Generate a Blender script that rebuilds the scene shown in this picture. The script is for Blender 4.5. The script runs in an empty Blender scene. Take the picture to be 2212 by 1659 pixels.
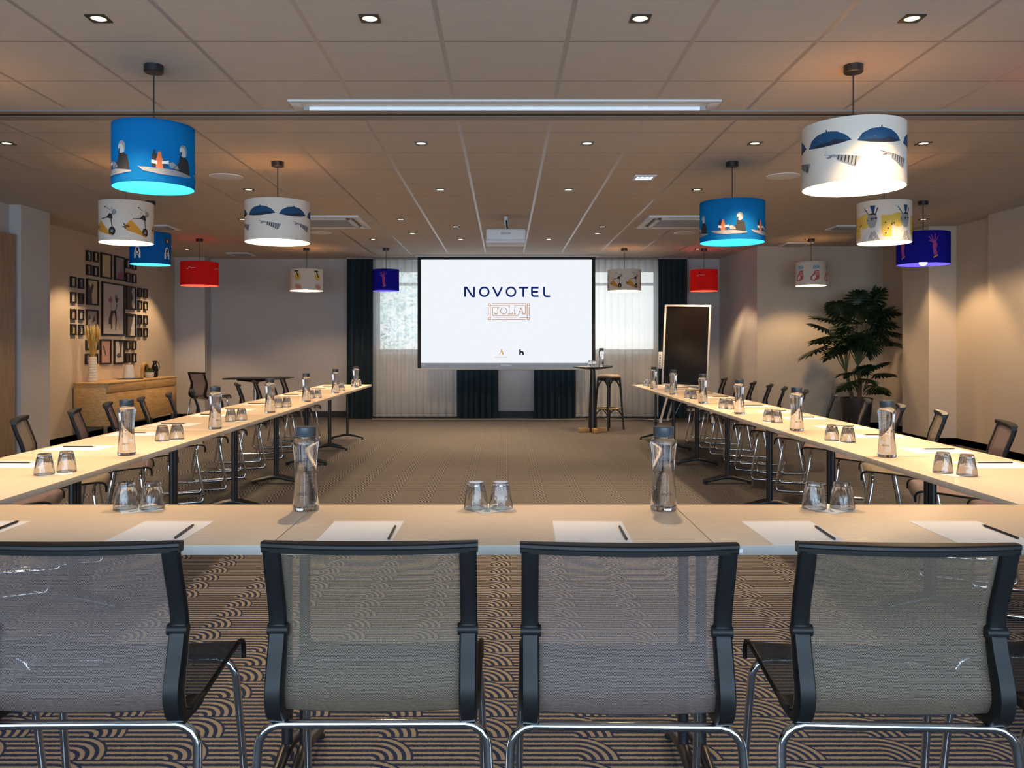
import bpy, bmesh, math, random
from mathutils import Vector, Matrix
from mathutils.geometry import tessellate_polygon

S = bpy.context.scene
COL = S.collection
PI = math.pi
R = math.radians

# camera calibration: focal length in px of the 2212 px frame, optical axis, heights
F, CX, CY = 1800.0, 1090.0, 746.0
EYE, TAB, CEIL = 1.285, 0.748, 2.83


def at(px, py, Y):
    return Vector(((px - CX) * Y / F, Y, EYE + (CY - py) * Y / F))


# ------------------------------------------------------------------ mesh building
class MB:
    def __init__(self):
        self.v, self.f, self.m, self.uv = [], [], [], {}

    def face(self, pts, mat=0):
        n = len(self.v)
        self.v += [tuple(p) for p in pts]
        self.f.append(tuple(range(n, n + len(pts))))
        self.m.append(mat)

    def add(self, verts, faces, mat=0, M=None):
        n = len(self.v)
        self.v += [tuple(M @ Vector(p)) if M else tuple(p) for p in verts]
        for fc in faces:
            self.f.append(tuple(i + n for i in fc))
            self.m.append(mat)
        return self

    def box(self, mn, mx, mat=0, bev=0.0, M=None, seg=2):
        if bev <= 0:
            x0, y0, z0 = mn
            x1, y1, z1 = mx
            vs = [(x0, y0, z0), (x1, y0, z0), (x1, y1, z0), (x0, y1, z0), (x0, y0, z1), (x1, y0, z1), (x1, y1, z1), (x0, y1, z1)]
            fs = [(0, 3, 2, 1), (4, 5, 6, 7), (0, 1, 5, 4), (1, 2, 6, 5), (2, 3, 7, 6), (3, 0, 4, 7)]
            return self.add(vs, fs, mat, M)
        bm = bmesh.new()
        bmesh.ops.create_cube(bm, size=1)
        for v in bm.verts:
            for k in range(3):
                v.co[k] = mn[k] if v.co[k] < 0 else mx[k]
        bmesh.ops.bevel(bm, geom=list(bm.edges), offset=bev, segments=seg, profile=0.5, affect='EDGES')
        bm.verts.index_update()
        vs = [v.co.copy() for v in bm.verts]
        fs = [tuple(v.index for v in f.verts) for f in bm.faces]
        bm.free()
        return self.add(vs, fs, mat, M)

    def tube(self, pts, r, seg=10, mat=0, closed=False, M=None, caps=True):
        pts = [Vector(p) for p in pts]
        n = len(pts)
        rs = r if isinstance(r, (list, tuple)) else [r] * n
        vs, fs = [], []
        t0 = (pts[1] - pts[0]).normalized()
        up = Vector((0, 0, 1)) if abs(t0.z) < 0.9 else Vector((1, 0, 0))
        nrm = t0.cross(up).normalized()
        for i in range(n):
            if closed:
                t = (pts[(i + 1) % n] - pts[i - 1]).normalized()
            elif i == 0:
                t = t0
            elif i == n - 1:
                t = (pts[-1] - pts[-2]).normalized()
            else:
                t = ((pts[i + 1] - pts[i]).normalized() + (pts[i] - pts[i - 1]).normalized()).normalized()
            nrm = (nrm - t * nrm.dot(t)).normalized()
            b = t.cross(nrm)
            for k in range(seg):
                a = 2 * PI * k / seg
                vs.append(pts[i] + (nrm * math.cos(a) + b * math.sin(a)) * rs[i])
        for i in range(n if closed else n - 1):
            j = (i + 1) % n
            for k in range(seg):
                l = (k + 1) % seg
                fs.append((i * seg + k, i * seg + l, j * seg + l, j * seg + k))
        if not closed and caps:
            fs.append(tuple(range(seg))[::-1])
            fs.append(tuple((n - 1) * seg + k for k in range(seg)))
        return self.add(vs, fs, mat, M)

    def lathe(self, prof, seg=32, mat=0, c=(0, 0, 0), rfun=None, M=None):
        vs, fs = [], []
        for (r, z) in prof:
            for k in range(seg):
                a = 2 * PI * k / seg
                rr = rfun(r, z, a) if rfun else r
                vs.append((c[0] + rr * math.cos(a), c[1] + rr * math.sin(a), c[2] + z))
        for i in range(len(prof) - 1):
            for k in range(seg):
                l = (k + 1) % seg
                fs.append((i * seg + k, i * seg + l, (i + 1) * seg + l, (i + 1) * seg + k))
        if prof[0][0] > 1e-5:
            fs.append(tuple(range(seg))[::-1])
        if prof[-1][0] > 1e-5:
            fs.append(tuple((len(prof) - 1) * seg + k for k in range(seg)))
        return self.add(vs, fs, mat, M)

    def prism(self, poly, z0, z1, mats=0, M=None):
        n = len(poly)
        area = sum(poly[i][0] * poly[(i + 1) % n][1] - poly[(i + 1) % n][0] * poly[i][1] for i in range(n))
        idx = list(range(n))
        if area < 0:
            idx = idx[::-1]
        vs = [(poly[i][0], poly[i][1], z0) for i in range(n)] + [(poly[i][0], poly[i][1], z1) for i in range(n)]
        m0 = mats if isinstance(mats, int) else 0
        for a in range(n):
            i, j = idx[a], idx[(a + 1) % n]
            side = min(i, j) if abs(i - j) == 1 else n - 1
            mt = mats if isinstance(mats, int) else mats.get(side, 0)
            self.add([vs[i], vs[j], vs[j + n], vs[i + n]], [(0, 1, 2, 3)], mt, M)
        self.add([vs[i] for i in idx], [tuple(range(n))[::-1]], m0, M)
        self.add([vs[i + n] for i in idx], [tuple(range(n))], m0, M)
        return self

    def sheet(self, fn, us, vs_, mat=0, uv=True):
        """grid surface fn(u, v) with UVs in metres"""
        n0 = len(self.v)
        nu, nv = len(us), len(vs_)
        for v in vs_:
            for u in us:
                self.v.append(tuple(fn(u, v)))
                self.uv[len(self.v) - 1] = (u, v)
        for j in range(nv - 1):
            for i in range(nu - 1):
                a = n0 + j * nu + i
                self.f.append((a, a + 1, a + 1 + nu, a + nu))
                self.m.append(mat)
        return self

    def mesh(self, name, mats, smooth=True, angle=40, weld=True):
        me = bpy.data.meshes.new(name)
        me.from_pydata(self.v, [], self.f)
        if not isinstance(mats, (list, tuple)):
            mats = [mats]
        for m in mats:
            me.materials.append(m)
        me.polygons.foreach_set('material_index', self.m)
        if self.uv:
            ul = me.uv_layers.new(name='UVMap')
            for lp in me.loops:
                ul.data[lp.index].uv = self.uv.get(lp.vertex_index, (0, 0))
        me.update()
        if smooth:
            me.polygons.foreach_set('use_smooth', [True] * len(me.polygons))
            me.set_sharp_from_angle(angle=R(angle))
        me.validate()
        return me

    def build(self, name, mats, parent=None, smooth=True, angle=40, loc=None, rotz=0):
        o = bpy.data.objects.new(name, self.mesh(name, mats, smooth, angle))
        COL.objects.link(o)
        if parent:
            o.parent = parent
        if loc is not None:
            o.location = loc
        o.rotation_euler.z = rotz
        return o


def tag(o, label=None, cat=None, group=None, kind=None):
    if label:
        o['label'] = label
    if cat:
        o['category'] = cat
    if group:
        o['group'] = group
    if kind:
        o['kind'] = kind
    return o


def thing(name, label, cat, loc=(0, 0, 0), rz=0, group=None):
    o = bpy.data.objects.new(name, None)
    o.empty_display_size = 0.05
    COL.objects.link(o)
    o.location = loc
    o.rotation_euler.z = rz
    return tag(o, label, cat, group)


def struct(o):
    o['kind'] = 'structure'
    return o


def dup(root, loc=None, rz=None, label=None, group=None):
    r = root.copy()
    COL.objects.link(r)
    if loc is not None:
        r.location = loc
    if rz is not None:
        r.rotation_euler.z = rz
    if label:
        r['label'] = label
    if group:
        r['group'] = group
    for ch in list(root.children):
        c = ch.copy()
        COL.objects.link(c)
        c.parent = r
        for g in list(ch.children):
            d = g.copy()
            COL.objects.link(d)
            d.parent = c
    return r


ORD = ['zeroth', 'first', 'second', 'third', 'fourth', 'fifth', 'sixth', 'seventh', 'eighth', 'ninth', 'tenth', 'eleventh', 'twelfth', 'thirteenth', 'fourteenth', 'fifteenth']


# ------------------------------------------------------------------ materials
def newmat(name):
    m = bpy.data.materials.new(name)
    m.use_nodes = True
    nt = m.node_tree
    nt.nodes.clear()
    out = nt.nodes.new('ShaderNodeOutputMaterial')
    return m, nt, out


class NT:
    """small helper for node maths"""

    def __init__(self, nt):
        self.nt = nt

    def n(self, t, **kw):
        x = self.nt.nodes.new(t)
        for k, v in kw.items():
            setattr(x, k, v)
        return x

    def l(self, a, b):
        self.nt.links.new(a, b)

    def mth(self, op, a, b=None, c=None):
        x = self.nt.nodes.new('ShaderNodeMath')
        x.operation = op
        for i, s in enumerate((a, b, c)):
            if s is None:
                continue
            if isinstance(s, (int, float)):
                x.inputs[i].default_value = s
            else:
                self.nt.links.new(s, x.inputs[i])
        return x.outputs[0]

    def mix(self, fac, a, b):
        x = self.nt.nodes.new('ShaderNodeMix')
        x.data_type = 'RGBA'
        for s, i in ((fac, 0), (a, 6), (b, 7)):
            if isinstance(s, (int, float)):
                x.inputs[i].default_value = s
            elif isinstance(s, tuple):
                x.inputs[i].default_value = (*s[:3], 1)
            else:
                self.nt.links.new(s, x.inputs[i])
        return x.outputs[2]


def pbr(name, col, rough=0.5, metal=0.0, spec=0.5, noise=0.0, nscale=30, bump=0.0, stretch=None, coat=0.0, emit=None, estr=0.0):
    m, nt, out = newmat(name)
    b = nt.nodes.new('ShaderNodeBsdfPrincipled')
    b.inputs['Roughness'].default_value = rough
    b.inputs['Metallic'].default_value = metal
    b.inputs['Specular IOR Level'].default_value = spec
    b.inputs['Coat Weight'].default_value = coat
    b.inputs['Base Color'].default_value = (*col, 1)
    if emit:
        b.inputs['Emission Color'].default_value = (*emit, 1)
        b.inputs['Emission Strength'].default_value = estr
    if noise or bump:
        h = NT(nt)
        tc = h.n('ShaderNodeTexCoord')
        mp = h.n('ShaderNodeMapping')
        h.l(tc.outputs['Object'], mp.inputs[0])
        if stretch:
            mp.inputs['Scale'].default_value = stretch
        nz = h.n('ShaderNodeTexNoise')
        nz.inputs['Scale'].default_value = nscale
        nz.inputs['Detail'].default_value = 5
        h.l(mp.outputs[0], nz.inputs['Vector'])
        if noise:
            lo = tuple(c * (1 - noise) for c in col)
            hi = tuple(min(1, c * (1 + noise)) for c in col)
            rmp = h.n('ShaderNodeMapRange')
            rmp.inputs[1].default_value = 0.3
            rmp.inputs[2].default_value = 0.7
            h.l(nz.outputs[0], rmp.inputs[0])
            h.l(h.mix(rmp.outputs[0], lo, hi), b.inputs['Base Color'])
        if bump:
            bp = h.n('ShaderNodeBump')
            bp.inputs['Strength'].default_value = bump
            bp.inputs['Distance'].default_value = 0.002
            h.l(nz.outputs[0], bp.inputs['Height'])
            h.l(bp.outputs[0], b.inputs['Normal'])
    nt.links.new(b.outputs[0], out.inputs[0])
    return m


def emis(name, col, s):
    m, nt, out = newmat(name)
    e = nt.nodes.new('ShaderNodeEmission')
    e.inputs[0].default_value = (*col, 1)
    e.inputs[1].default_value = s
    nt.links.new(e.outputs[0], out.inputs[0])
    return m


def cloth(name, col, trans=0.4, clear=0.0, tcol=None):
    """thin fabric: diffuse + translucent, optionally partly see-through"""
    m, nt, out = newmat(name)
    h = NT(nt)
    d = h.n('ShaderNodeBsdfDiffuse')
    d.inputs[0].default_value = (*col, 1)
    t = h.n('ShaderNodeBsdfTranslucent')
    t.inputs[0].default_value = (*(tcol or col), 1)
    mx = h.n('ShaderNodeMixShader')
    mx.inputs[0].default_value = trans
    h.l(d.outputs[0], mx.inputs[1])
    h.l(t.outputs[0], mx.inputs[2])
    res = mx.outputs[0]
    if clear > 0:
        tr = h.n('ShaderNodeBsdfTransparent')
        m2 = h.n('ShaderNodeMixShader')
        m2.inputs[0].default_value = clear
        h.l(res, m2.inputs[1])
        h.l(tr.outputs[0], m2.inputs[2])
        res = m2.outputs[0]
    h.l(res, out.inputs[0])
    return m


def glass(name, col=(1, 1, 1), ior=1.45, rough=0.0):
    m, nt, out = newmat(name)
    b = nt.nodes.new('ShaderNodeBsdfPrincipled')
    b.inputs['Base Color'].default_value = (*col, 1)
    b.inputs['Roughness'].default_value = rough
    b.inputs['IOR'].default_value = ior
    b.inputs['Transmission Weight'].default_value = 1.0
    nt.links.new(b.outputs[0], out.inputs[0])
    return m


def clear_glass(name, col, ior, straight):
    """glass whose face-on parts pass light almost straight, with full refraction towards the rims"""
    m, nt, out = newmat(name)
    h = NT(nt)
    b = h.n('ShaderNodeBsdfPrincipled')
    b.inputs['Base Color'].default_value = (*col, 1)
    b.inputs['Roughness'].default_value = 0.0
    b.inputs['IOR'].default_value = ior
    b.inputs['Transmission Weight'].default_value = 1.0
    t = h.n('ShaderNodeBsdfTransparent')
    t.inputs[0].default_value = (*col, 1)
    lw = h.n('ShaderNodeLayerWeight')
    lw.inputs[0].default_value = 0.35
    f = h.mth('ADD', h.mth('MULTIPLY', lw.outputs['Facing'], straight), 1 - straight)
    mx = h.n('ShaderNodeMixShader')
    h.l(f, mx.inputs[0])
    h.l(t.outputs[0], mx.inputs[1])
    h.l(b.outputs[0], mx.inputs[2])
    h.l(mx.outputs[0], out.inputs[0])
    return m


def thin_glass(name):
    m, nt, out = newmat(name)
    h = NT(nt)
    fr = h.n('ShaderNodeFresnel')
    fr.inputs[0].default_value = 1.45
    t = h.n('ShaderNodeBsdfTransparent')
    g = h.n('ShaderNodeBsdfGlossy')
    g.inputs['Roughness'].default_value = 0.02
    mx = h.n('ShaderNodeMixShader')
    h.l(fr.outputs[0], mx.inputs[0])
    h.l(t.outputs[0], mx.inputs[1])
    h.l(g.outputs[0], mx.inputs[2])
    h.l(mx.outputs[0], out.inputs[0])
    return m


def carpet_mat():
    m, nt, out = newmat('carpet_scallop')
    h = NT(nt)
    tc = h.n('ShaderNodeTexCoord')
    sp = h.n('ShaderNodeSeparateXYZ')
    h.l(tc.outputs['Object'], sp.inputs[0])
    x, y = sp.outputs[0], sp.outputs[1]
    nz = h.n('ShaderNodeTexNoise')
    nz.inputs['Scale'].default_value = 160
    nz.inputs['Detail'].default_value = 2
    h.l(tc.outputs['Object'], nz.inputs['Vector'])
    jit = h.mth('MULTIPLY', h.mth('SUBTRACT', nz.outputs[0], 0.5), 0.010)
    y = h.mth('ADD', y, jit)
    L, P, N = 0.322, 0.152, 5.0
    u = h.mth('FRACT', h.mth('DIVIDE', h.mth('ADD', x, 0.928 + 100 * L), L))
    v = h.mth('FRACT', h.mth('DIVIDE', h.mth('ADD', y, 100 * P), P))
    c = 0.58
    uu = h.mth('DIVIDE', h.mth('MAXIMUM', h.mth('SUBTRACT', u, c), 0.0), 1 - c)
    r = h.mth('SQRT', h.mth('ADD', h.mth('POWER', uu, 2.0), h.mth('POWER', v, 2.0)))
    inside = h.mth('LESS_THAN', r, 1.0)
    reff = h.mth('ADD', h.mth('MULTIPLY', r, inside), h.mth('MULTIPLY', v, h.mth('SUBTRACT', 1.0, inside)))
    band = h.mth('FRACT', h.mth('MULTIPLY', reff, N))
    # light where band centre is near 0.45; arcs are a little bolder than the straight lines
    dist = h.mth('ABSOLUTE', h.mth('SUBTRACT', band, 0.45))
    thr = h.mth('ADD', 0.235, h.mth('MULTIPLY', h.mth('MULTIPLY', uu, inside), 0.03))
    mr = h.n('ShaderNodeMapRange')
    mr.interpolation_type = 'SMOOTHSTEP'
    h.l(h.mth('SUBTRACT', thr, dist), mr.inputs[0])
    mr.inputs[1].default_value = -0.05
    mr.inputs[2].default_value = 0.05
    n2 = h.n('ShaderNodeTexNoise')
    n2.inputs['Scale'].default_value = 500
    h.l(tc.outputs['Object'], n2.inputs['Vector'])
    light = h.mix(n2.outputs[0], (0.135, 0.118, 0.094), (0.255, 0.226, 0.184))
    dark = h.mix(n2.outputs[0], (0.006, 0.012, 0.036), (0.014, 0.025, 0.070))
    col = h.mix(mr.outputs[0], dark, light)
    b = h.n('ShaderNodeBsdfPrincipled')
    b.inputs['Roughness'].default_value = 0.95
    b.inputs['Specular IOR Level'].default_value = 0.15
    h.l(col, b.inputs['Base Color'])
    bp = h.n('ShaderNodeBump')
    bp.inputs['Strength'].default_value = 0.5
    bp.inputs['Distance'].default_value = 0.004
    h.l(n2.outputs[0], bp.inputs['Height'])
    h.l(bp.outputs[0], b.inputs['Normal'])
    h.l(b.outputs[0], out.inputs[0])
    return m


def ceiling_mat(name, y0, py):
    m, nt, out = newmat(name)
    h = NT(nt)
    tc = h.n('ShaderNodeTexCoord')
    sp = h.n('ShaderNodeSeparateXYZ')
    h.l(tc.outputs['Object'], sp.inputs[0])
    x, y = sp.outputs[0], sp.outputs[1]
    p = 0.6345
    fx = h.mth('ABSOLUTE', h.mth('SUBTRACT', h.mth('FRACT', h.mth('DIVIDE', h.mth('ADD', x, 50 * p), p)), 0.5))
    bandx = h.mth('LESS_THAN', fx, 0.0125 / p)                       # runners at +-p/2
    fy = h.mth('FRACT', h.mth('DIVIDE', h.mth('SUBTRACT', y, y0 - 50 * py - py / 2), py))
    fy = h.mth('ABSOLUTE', h.mth('SUBTRACT', fy, 0.5))
    bandy = h.mth('LESS_THAN', fy, 0.0042 / py)
    mp = h.n('ShaderNodeMapping')
    mp.inputs['Scale'].default_value = (3, 40, 1)
    h.l(tc.outputs['Object'], mp.inputs[0])
    nz = h.n('ShaderNodeTexNoise')
    nz.inputs['Scale'].default_value = 3
    nz.inputs['Detail'].default_value = 6
    h.l(mp.outputs[0], nz.inputs['Vector'])
    tile = h.mix(nz.outputs[0], (0.44, 0.385, 0.33), (0.565, 0.495, 0.425))
    col = h.mix(bandy, tile, (0.22, 0.19, 0.165))
    b = h.n('ShaderNodeBsdfPrincipled')
    b.inputs['Roughness'].default_value = 0.85
    b.inputs['Specular IOR Level'].default_value = 0.25
    h.l(col, b.inputs['Base Color'])
    b2 = h.n('ShaderNodeBsdfPrincipled')
    b2.inputs['Base Color'].default_value = (0.33, 0.285, 0.255, 1)
    b2.inputs['Roughness'].default_value = 0.32
    b2.inputs['Specular IOR Level'].default_value = 0.7
    mx = h.n('ShaderNodeMixShader')
    h.l(bandx, mx.inputs[0])
    h.l(b.outputs[0], mx.inputs[1])
    h.l(b2.outputs[0], mx.inputs[2])
    h.l(mx.outputs[0], out.inputs[0])
    return m


def weave_mat(name, c1, c2, hole=0.30, pu=0.0035, pv=0.0031):
    """stretched chair net: threads with small open gaps"""
    m, nt, out = newmat(name)
    h = NT(nt)
    uv = h.n('ShaderNodeUVMap')
    uv.uv_map = 'UVMap'
    sp = h.n('ShaderNodeSeparateXYZ')
    h.l(uv.outputs[0], sp.inputs[0])
    row = h.mth('FLOOR', h.mth('DIVIDE', sp.outputs[1], pv))
    su = h.mth('SINE', h.mth('MULTIPLY_ADD', sp.outputs[0], PI / pu, h.mth('MULTIPLY', row, PI / 2)))
    sv = h.mth('SINE', h.mth('MULTIPLY', sp.outputs[1], 2 * PI / (2 * pv)))
    s = h.mth('MULTIPLY', su, sv)
    thr = 0.62 - hole
    gap = h.mth('GREATER_THAN', h.mth('ABSOLUTE', s), thr + 0.05)
    tone = h.mth('ABSOLUTE', su)
    tone = h.mth('SUBTRACT', 1.0, tone)
    col = h.mix(tone, c1, c2)
    b = h.n('ShaderNodeBsdfPrincipled')
    b.inputs['Roughness'].default_value = 0.6
    b.inputs['Specular IOR Level'].default_value = 0.35
    h.l(col, b.inputs['Base Color'])
    tr = h.n('ShaderNodeBsdfTransparent')
    mx = h.n('ShaderNodeMixShader')
    h.l(h.mth('MULTIPLY', gap, 0.72), mx.inputs[0])
    h.l(b.outputs[0], mx.inputs[1])
    h.l(tr.outputs[0], mx.inputs[2])
    h.l(mx.outputs[0], out.inputs[0])
    return m


M = {}
M['carpet'] = carpet_mat()
M['ceil_near'] = ceiling_mat('ceiling_tile', 4.236, 0.636)
M['ceil_far'] = ceiling_mat('ceiling_tile_beyond_rail', 6.055, 0.6398)
M['wall'] = pbr('wall_paint', (0.50, 0.46, 0.44), 0.9, noise=0.03, nscale=60, bump=0.15)
M['wallpaper'] = pbr('wallpaper_beige', (0.60, 0.485, 0.37), 0.85, noise=0.05, nscale=50, bump=0.2, stretch=(1, 1, 6))
M['black_base'] = pbr('black_skirting', (0.016, 0.016, 0.018), 0.55)
M['wood_door'] = pbr('door_wood', (0.36, 0.245, 0.155), 0.5, noise=0.22, nscale=6, stretch=(8, 8, 0.6))
M['oak'] = pbr('oak', (0.60, 0.36, 0.14), 0.45, noise=0.22, nscale=5, stretch=(3, 1, 12))
M['oak_top'] = pbr('oak_top', (0.62, 0.38, 0.15), 0.4, noise=0.2, nscale=5, stretch=(10, 1, 2))
M['laminate'] = pbr('table_laminate', (0.68, 0.55, 0.425), 0.42, noise=0.06, nscale=9, stretch=(2, 14, 14), spec=0.4)
M['edge'] = pbr('table_edge', (0.46, 0.42, 0.38), 0.5)
M['black_metal'] = pbr('black_metal', (0.012, 0.012, 0.014), 0.32, spec=0.6)
M['black_plastic'] = pbr('black_plastic', (0.010, 0.010, 0.0105), 0.42, spec=0.22, noise=0.1, nscale=300, bump=0.05)
M['chrome'] = pbr('chrome', (0.72, 0.73, 0.75), 0.12, metal=1.0)
M['net_mauve'] = weave_mat('net_mauve', (0.090, 0.064, 0.057), (0.225, 0.168, 0.150))
M['net_taupe'] = weave_mat('net_taupe', (0.088, 0.066, 0.046), (0.205, 0.157, 0.115))
M['net_plum'] = weave_mat('net_plum', (0.115, 0.075, 0.085), (0.26, 0.18, 0.20), hole=0.14)
M['net_brown'] = weave_mat('net_brown', (0.12, 0.095, 0.072), (0.27, 0.215, 0.165), hole=0.14)
M['net_seat'] = weave_mat('net_black_seat', (0.025, 0.023, 0.026), (0.085, 0.078, 0.082), hole=0.10)
M['paper'] = pbr('paper', (0.90, 0.90, 0.93), 0.8)
M['napkin'] = pbr('napkin', (0.88, 0.86, 0.82), 0.9, noise=0.03, nscale=200)
M['pencil'] = pbr('pencil_lacquer', (0.018, 0.017, 0.017), 0.3)
M['pencil_wood'] = pbr('pencil_wood', (0.50, 0.33, 0.18), 0.7)
M['water'] = clear_glass('bottle_filled_with_water', (0.975, 0.985, 1.0), 1.38, 0.0)
M['glass'] = clear_glass('tumbler_glass', (0.99, 0.995, 0.995), 1.47, 0.0)
M['pane'] = thin_glass('window_glass')
M['cap'] = pbr('cap_slate', (0.034, 0.046, 0.058), 0.35)
M['etch'] = pbr('etched_mark', (0.24, 0.25, 0.25), 0.7)
M['ink'] = pbr('dark_ink', (0.02, 0.02, 0.022), 0.6)
M['white_plastic'] = pbr('white_plastic', (0.74, 0.74, 0.74), 0.45)
M['white_paint'] = pbr('white_metal', (0.70, 0.68, 0.66), 0.4)
M['grey_plastic'] = pbr('grey_plastic', (0.30, 0.30, 0.31), 0.5)
M['grille'] = pbr('grille_grey', (0.12, 0.115, 0.115), 0.6)
M['rail'] = pbr('rail_aluminium', (0.24, 0.205, 0.18), 0.5)
M['tube'] = pbr('lamp_tube', (0.8, 0.84, 0.86), 0.3, emit=(0.9, 0.95, 1.0), estr=0.12)
M['teal'] = pbr('teal_curtain', (0.020, 0.034, 0.044), 0.9, spec=0.2, noise=0.2, nscale=120)
M['sheer'] = cloth('sheer_voile', (0.86, 0.85, 0.83), 0.42, clear=0.24)
M['screen_black'] = pbr('screen_border', (0.012, 0.015, 0.018), 0.8)
M['screen_bar'] = pbr('screen_bar', (0.55, 0.54, 0.53), 0.45)
M['silver'] = pbr('silver_steel', (0.55, 0.55, 0.56), 0.28, metal=1.0)
M['brass'] = pbr('brass', (0.55, 0.40, 0.16), 0.3, metal=1.0)
M['foot_wood'] = pbr('foot_wood', (0.33, 0.19, 0.07), 0.5, noise=0.2, nscale=15)
M['pad'] = pbr('stool_pad', (0.36, 0.27, 0.19), 0.6)
M['display'] = pbr('display_glass', (0.010, 0.008, 0.007), 0.11, spec=0.5)
M['leaf'] = pbr('leaf_green', (0.013, 0.031, 0.012), 0.4, noise=0.4, nscale=14)
M['stem'] = pbr('plant_stem', (0.10, 0.115, 0.045), 0.6)
M['trunk'] = pbr('plant_trunk', (0.13, 0.075, 0.035), 0.8, noise=0.3, nscale=40)
M['pot'] = pbr('pot_dark', (0.030, 0.025, 0.024), 0.4)
M['soil'] = pbr('soil', (0.025, 0.018, 0.012), 0.95)
M['black_wood'] = pbr('black_wood', (0.012, 0.011, 0.012), 0.35)
M['down_led'] = emis('downlight_led', (1.0, 0.78, 0.42), 5.5)
M['bulb'] = emis('bulb_glow', (1.0, 0.71, 0.40), 680.0)
M['exit_led'] = emis('emergency_led', (0.72, 0.84, 1.0), 1.3)
M['vase'] = pbr('ceramic_cream', (0.62, 0.56, 0.47), 0.5, noise=0.12, nscale=40)
M['vase_white'] = pbr('ceramic_white', (0.60, 0.58, 0.56), 0.4)
M['straw'] = pbr('dried_straw', (0.55, 0.36, 0.11), 0.8, noise=0.3, nscale=60)
M['frame'] = pbr('frame_black', (0.012, 0.010, 0.010), 0.4)


# ------------------------------------------------------------------ camera, world, render look
cam_d = bpy.data.cameras.new('camera')
cam = bpy.data.objects.new('camera', cam_d)
COL.objects.link(cam)
cam.location = (0, 0, EYE)
cam.rotation_euler = (PI / 2, 0, 0)
cam_d.sensor_width = 36
cam_d.lens = 36 * F / 2212
cam_d.shift_x = (1106 - CX) / 2212
cam_d.shift_y = (CY - 829.5) / 2212
cam_d.clip_start = 0.05
S.camera = cam
S.view_settings.view_transform = 'Standard'
S.view_settings.look = 'None'
S.view_settings.gamma = 1
S.view_settings.use_curve_mapping = False
S.view_settings.exposure = 0.2
S.cycles.max_bounces = 9
S.cycles.diffuse_bounces = 4
S.cycles.glossy_bounces = 4
S.cycles.transmission_bounces = 9
S.cycles.transparent_max_bounces = 14
S.cycles.use_denoising = True
S.cycles.sample_clamp_indirect = 4
S.cycles.caustics_reflective = False
S.cycles.caustics_refractive = True
S.cycles.blur_glossy = 0.5

W = bpy.data.worlds.new('world')
S.world = W
W.use_nodes = True
bg = W.node_tree.nodes['Background']
_h = NT(W.node_tree)
_tc = _h.n('ShaderNodeTexCoord')
_sp = _h.n('ShaderNodeSeparateXYZ')
_h.l(_tc.outputs['Generated'], _sp.inputs[0])
_f = _h.mth('MULTIPLY_ADD', _sp.outputs[1], 0.5, 0.5)
_h.l(_h.mix(_f, (0.58 * 9.5, 0.80 * 9.5, 1.04 * 9.5), (2.0, 2.06, 2.03)), bg.inputs[0])
bg.inputs[1].default_value = 1.0

DOWN_W, SPOT_COL = 110.0, (1.0, 0.70, 0.40)


def portal(name, loc, sx, sy, rot):
    d = bpy.data.lights.new(name, 'AREA')
    d.shape = 'RECTANGLE'
    d.size, d.size_y = sx, sy
    d.cycles.is_portal = True
    o = bpy.data.objects.new(name, d)
    COL.objects.link(o)
    o.location = loc
    o.rotation_euler = rot
    return o


# ------------------------------------------------------------------ the room
YB, YF = -1.7, 14.9
fl = MB().box((-6.3, YB, -0.12), (6.3, YF + 0.25, 0)).build('floor', M['carpet'], smooth=False)
struct(fl)
RAIL0, RAIL1 = 5.46, 5.70
c = MB()
c.box((-6.3, YB, CEIL), (6.3, RAIL0, CEIL + 0.1), 0)
c.box((-6.3, RAIL1, CEIL), (6.3, YF + 0.25, CEIL + 0.1), 1)
c.box((-6.3, RAIL0, CEIL + 0.06), (6.3, RAIL1, CEIL + 0.1), 0)
struct(c.build('ceiling', [M['ceil_near'], M['ceil_far']], smooth=False))
t = MB()
t.box((-6.3, RAIL0, CEIL - 0.012), (6.3, RAIL0 + 0.055, CEIL + 0.06))
t.box((-6.3, RAIL0 + 0.055, CEIL - 0.002), (6.3, RAIL0 + 0.10, CEIL + 0.06))
t.box((-6.3, RAIL0 + 0.145, CEIL - 0.006), (6.3, RAIL1, CEIL + 0.06))
t.box((-6.3, RAIL0 + 0.10, CEIL - 0.001), (6.3, RAIL0 + 0.145, CEIL + 0.06), 1)  # black strip fills the open groove, its shade put into the colour
struct(t.build('trim_1', [M['rail'], M['black_base']], smooth=False))

LP = [(-5.44, YB), (-5.44, 9.15), (-5.31, 9.15), (-5.31, 9.73), (-5.78, 9.73), (-5.78, 14.6), (-5.25, 14.6), (-5.25, YF), (-6.3, YF), (-6.3, YB)]
def wall_piece(name, x0, y0, x1, y1, mat):
    struct(MB().box((x0, y0, 0), (x1, y1, CEIL)).build(name, mat, smooth=False))


wall_piece('wall_left', -6.3, YB, -5.44, 9.15, M['wall'])
wall_piece('wall_left', -6.3, 9.15, -5.31, 9.73, M['wall'])
wall_piece('wall_left', -6.3, 9.73, -5.78, YF, M['wallpaper'])
wall_piece('wall_left', -5.78, 14.6, -5.25, YF, M['wall'])
RP = [(5.735, YB), (5.735, 9.88), (5.856, 9.88), (5.856, 10.8), (5.5, 10.8), (5.5, 11.52), (5.89, 11.52), (5.89, 12.97), (3.93, 12.97), (3.84, YF), (6.3, YF), (6.3, YB)]
wall_piece('wall_right', 5.735, YB, 6.3, 9.88, M['wallpaper'])
wall_piece('wall_right', 5.856, 9.88, 6.3, 11.52, M['wallpaper'])
wall_piece('wall_right', 5.50, 10.8, 5.856, 11.52, M['wallpaper'])
wall_piece('wall_right', 5.89, 11.52, 6.3, 12.97, M['wallpaper'])
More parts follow.
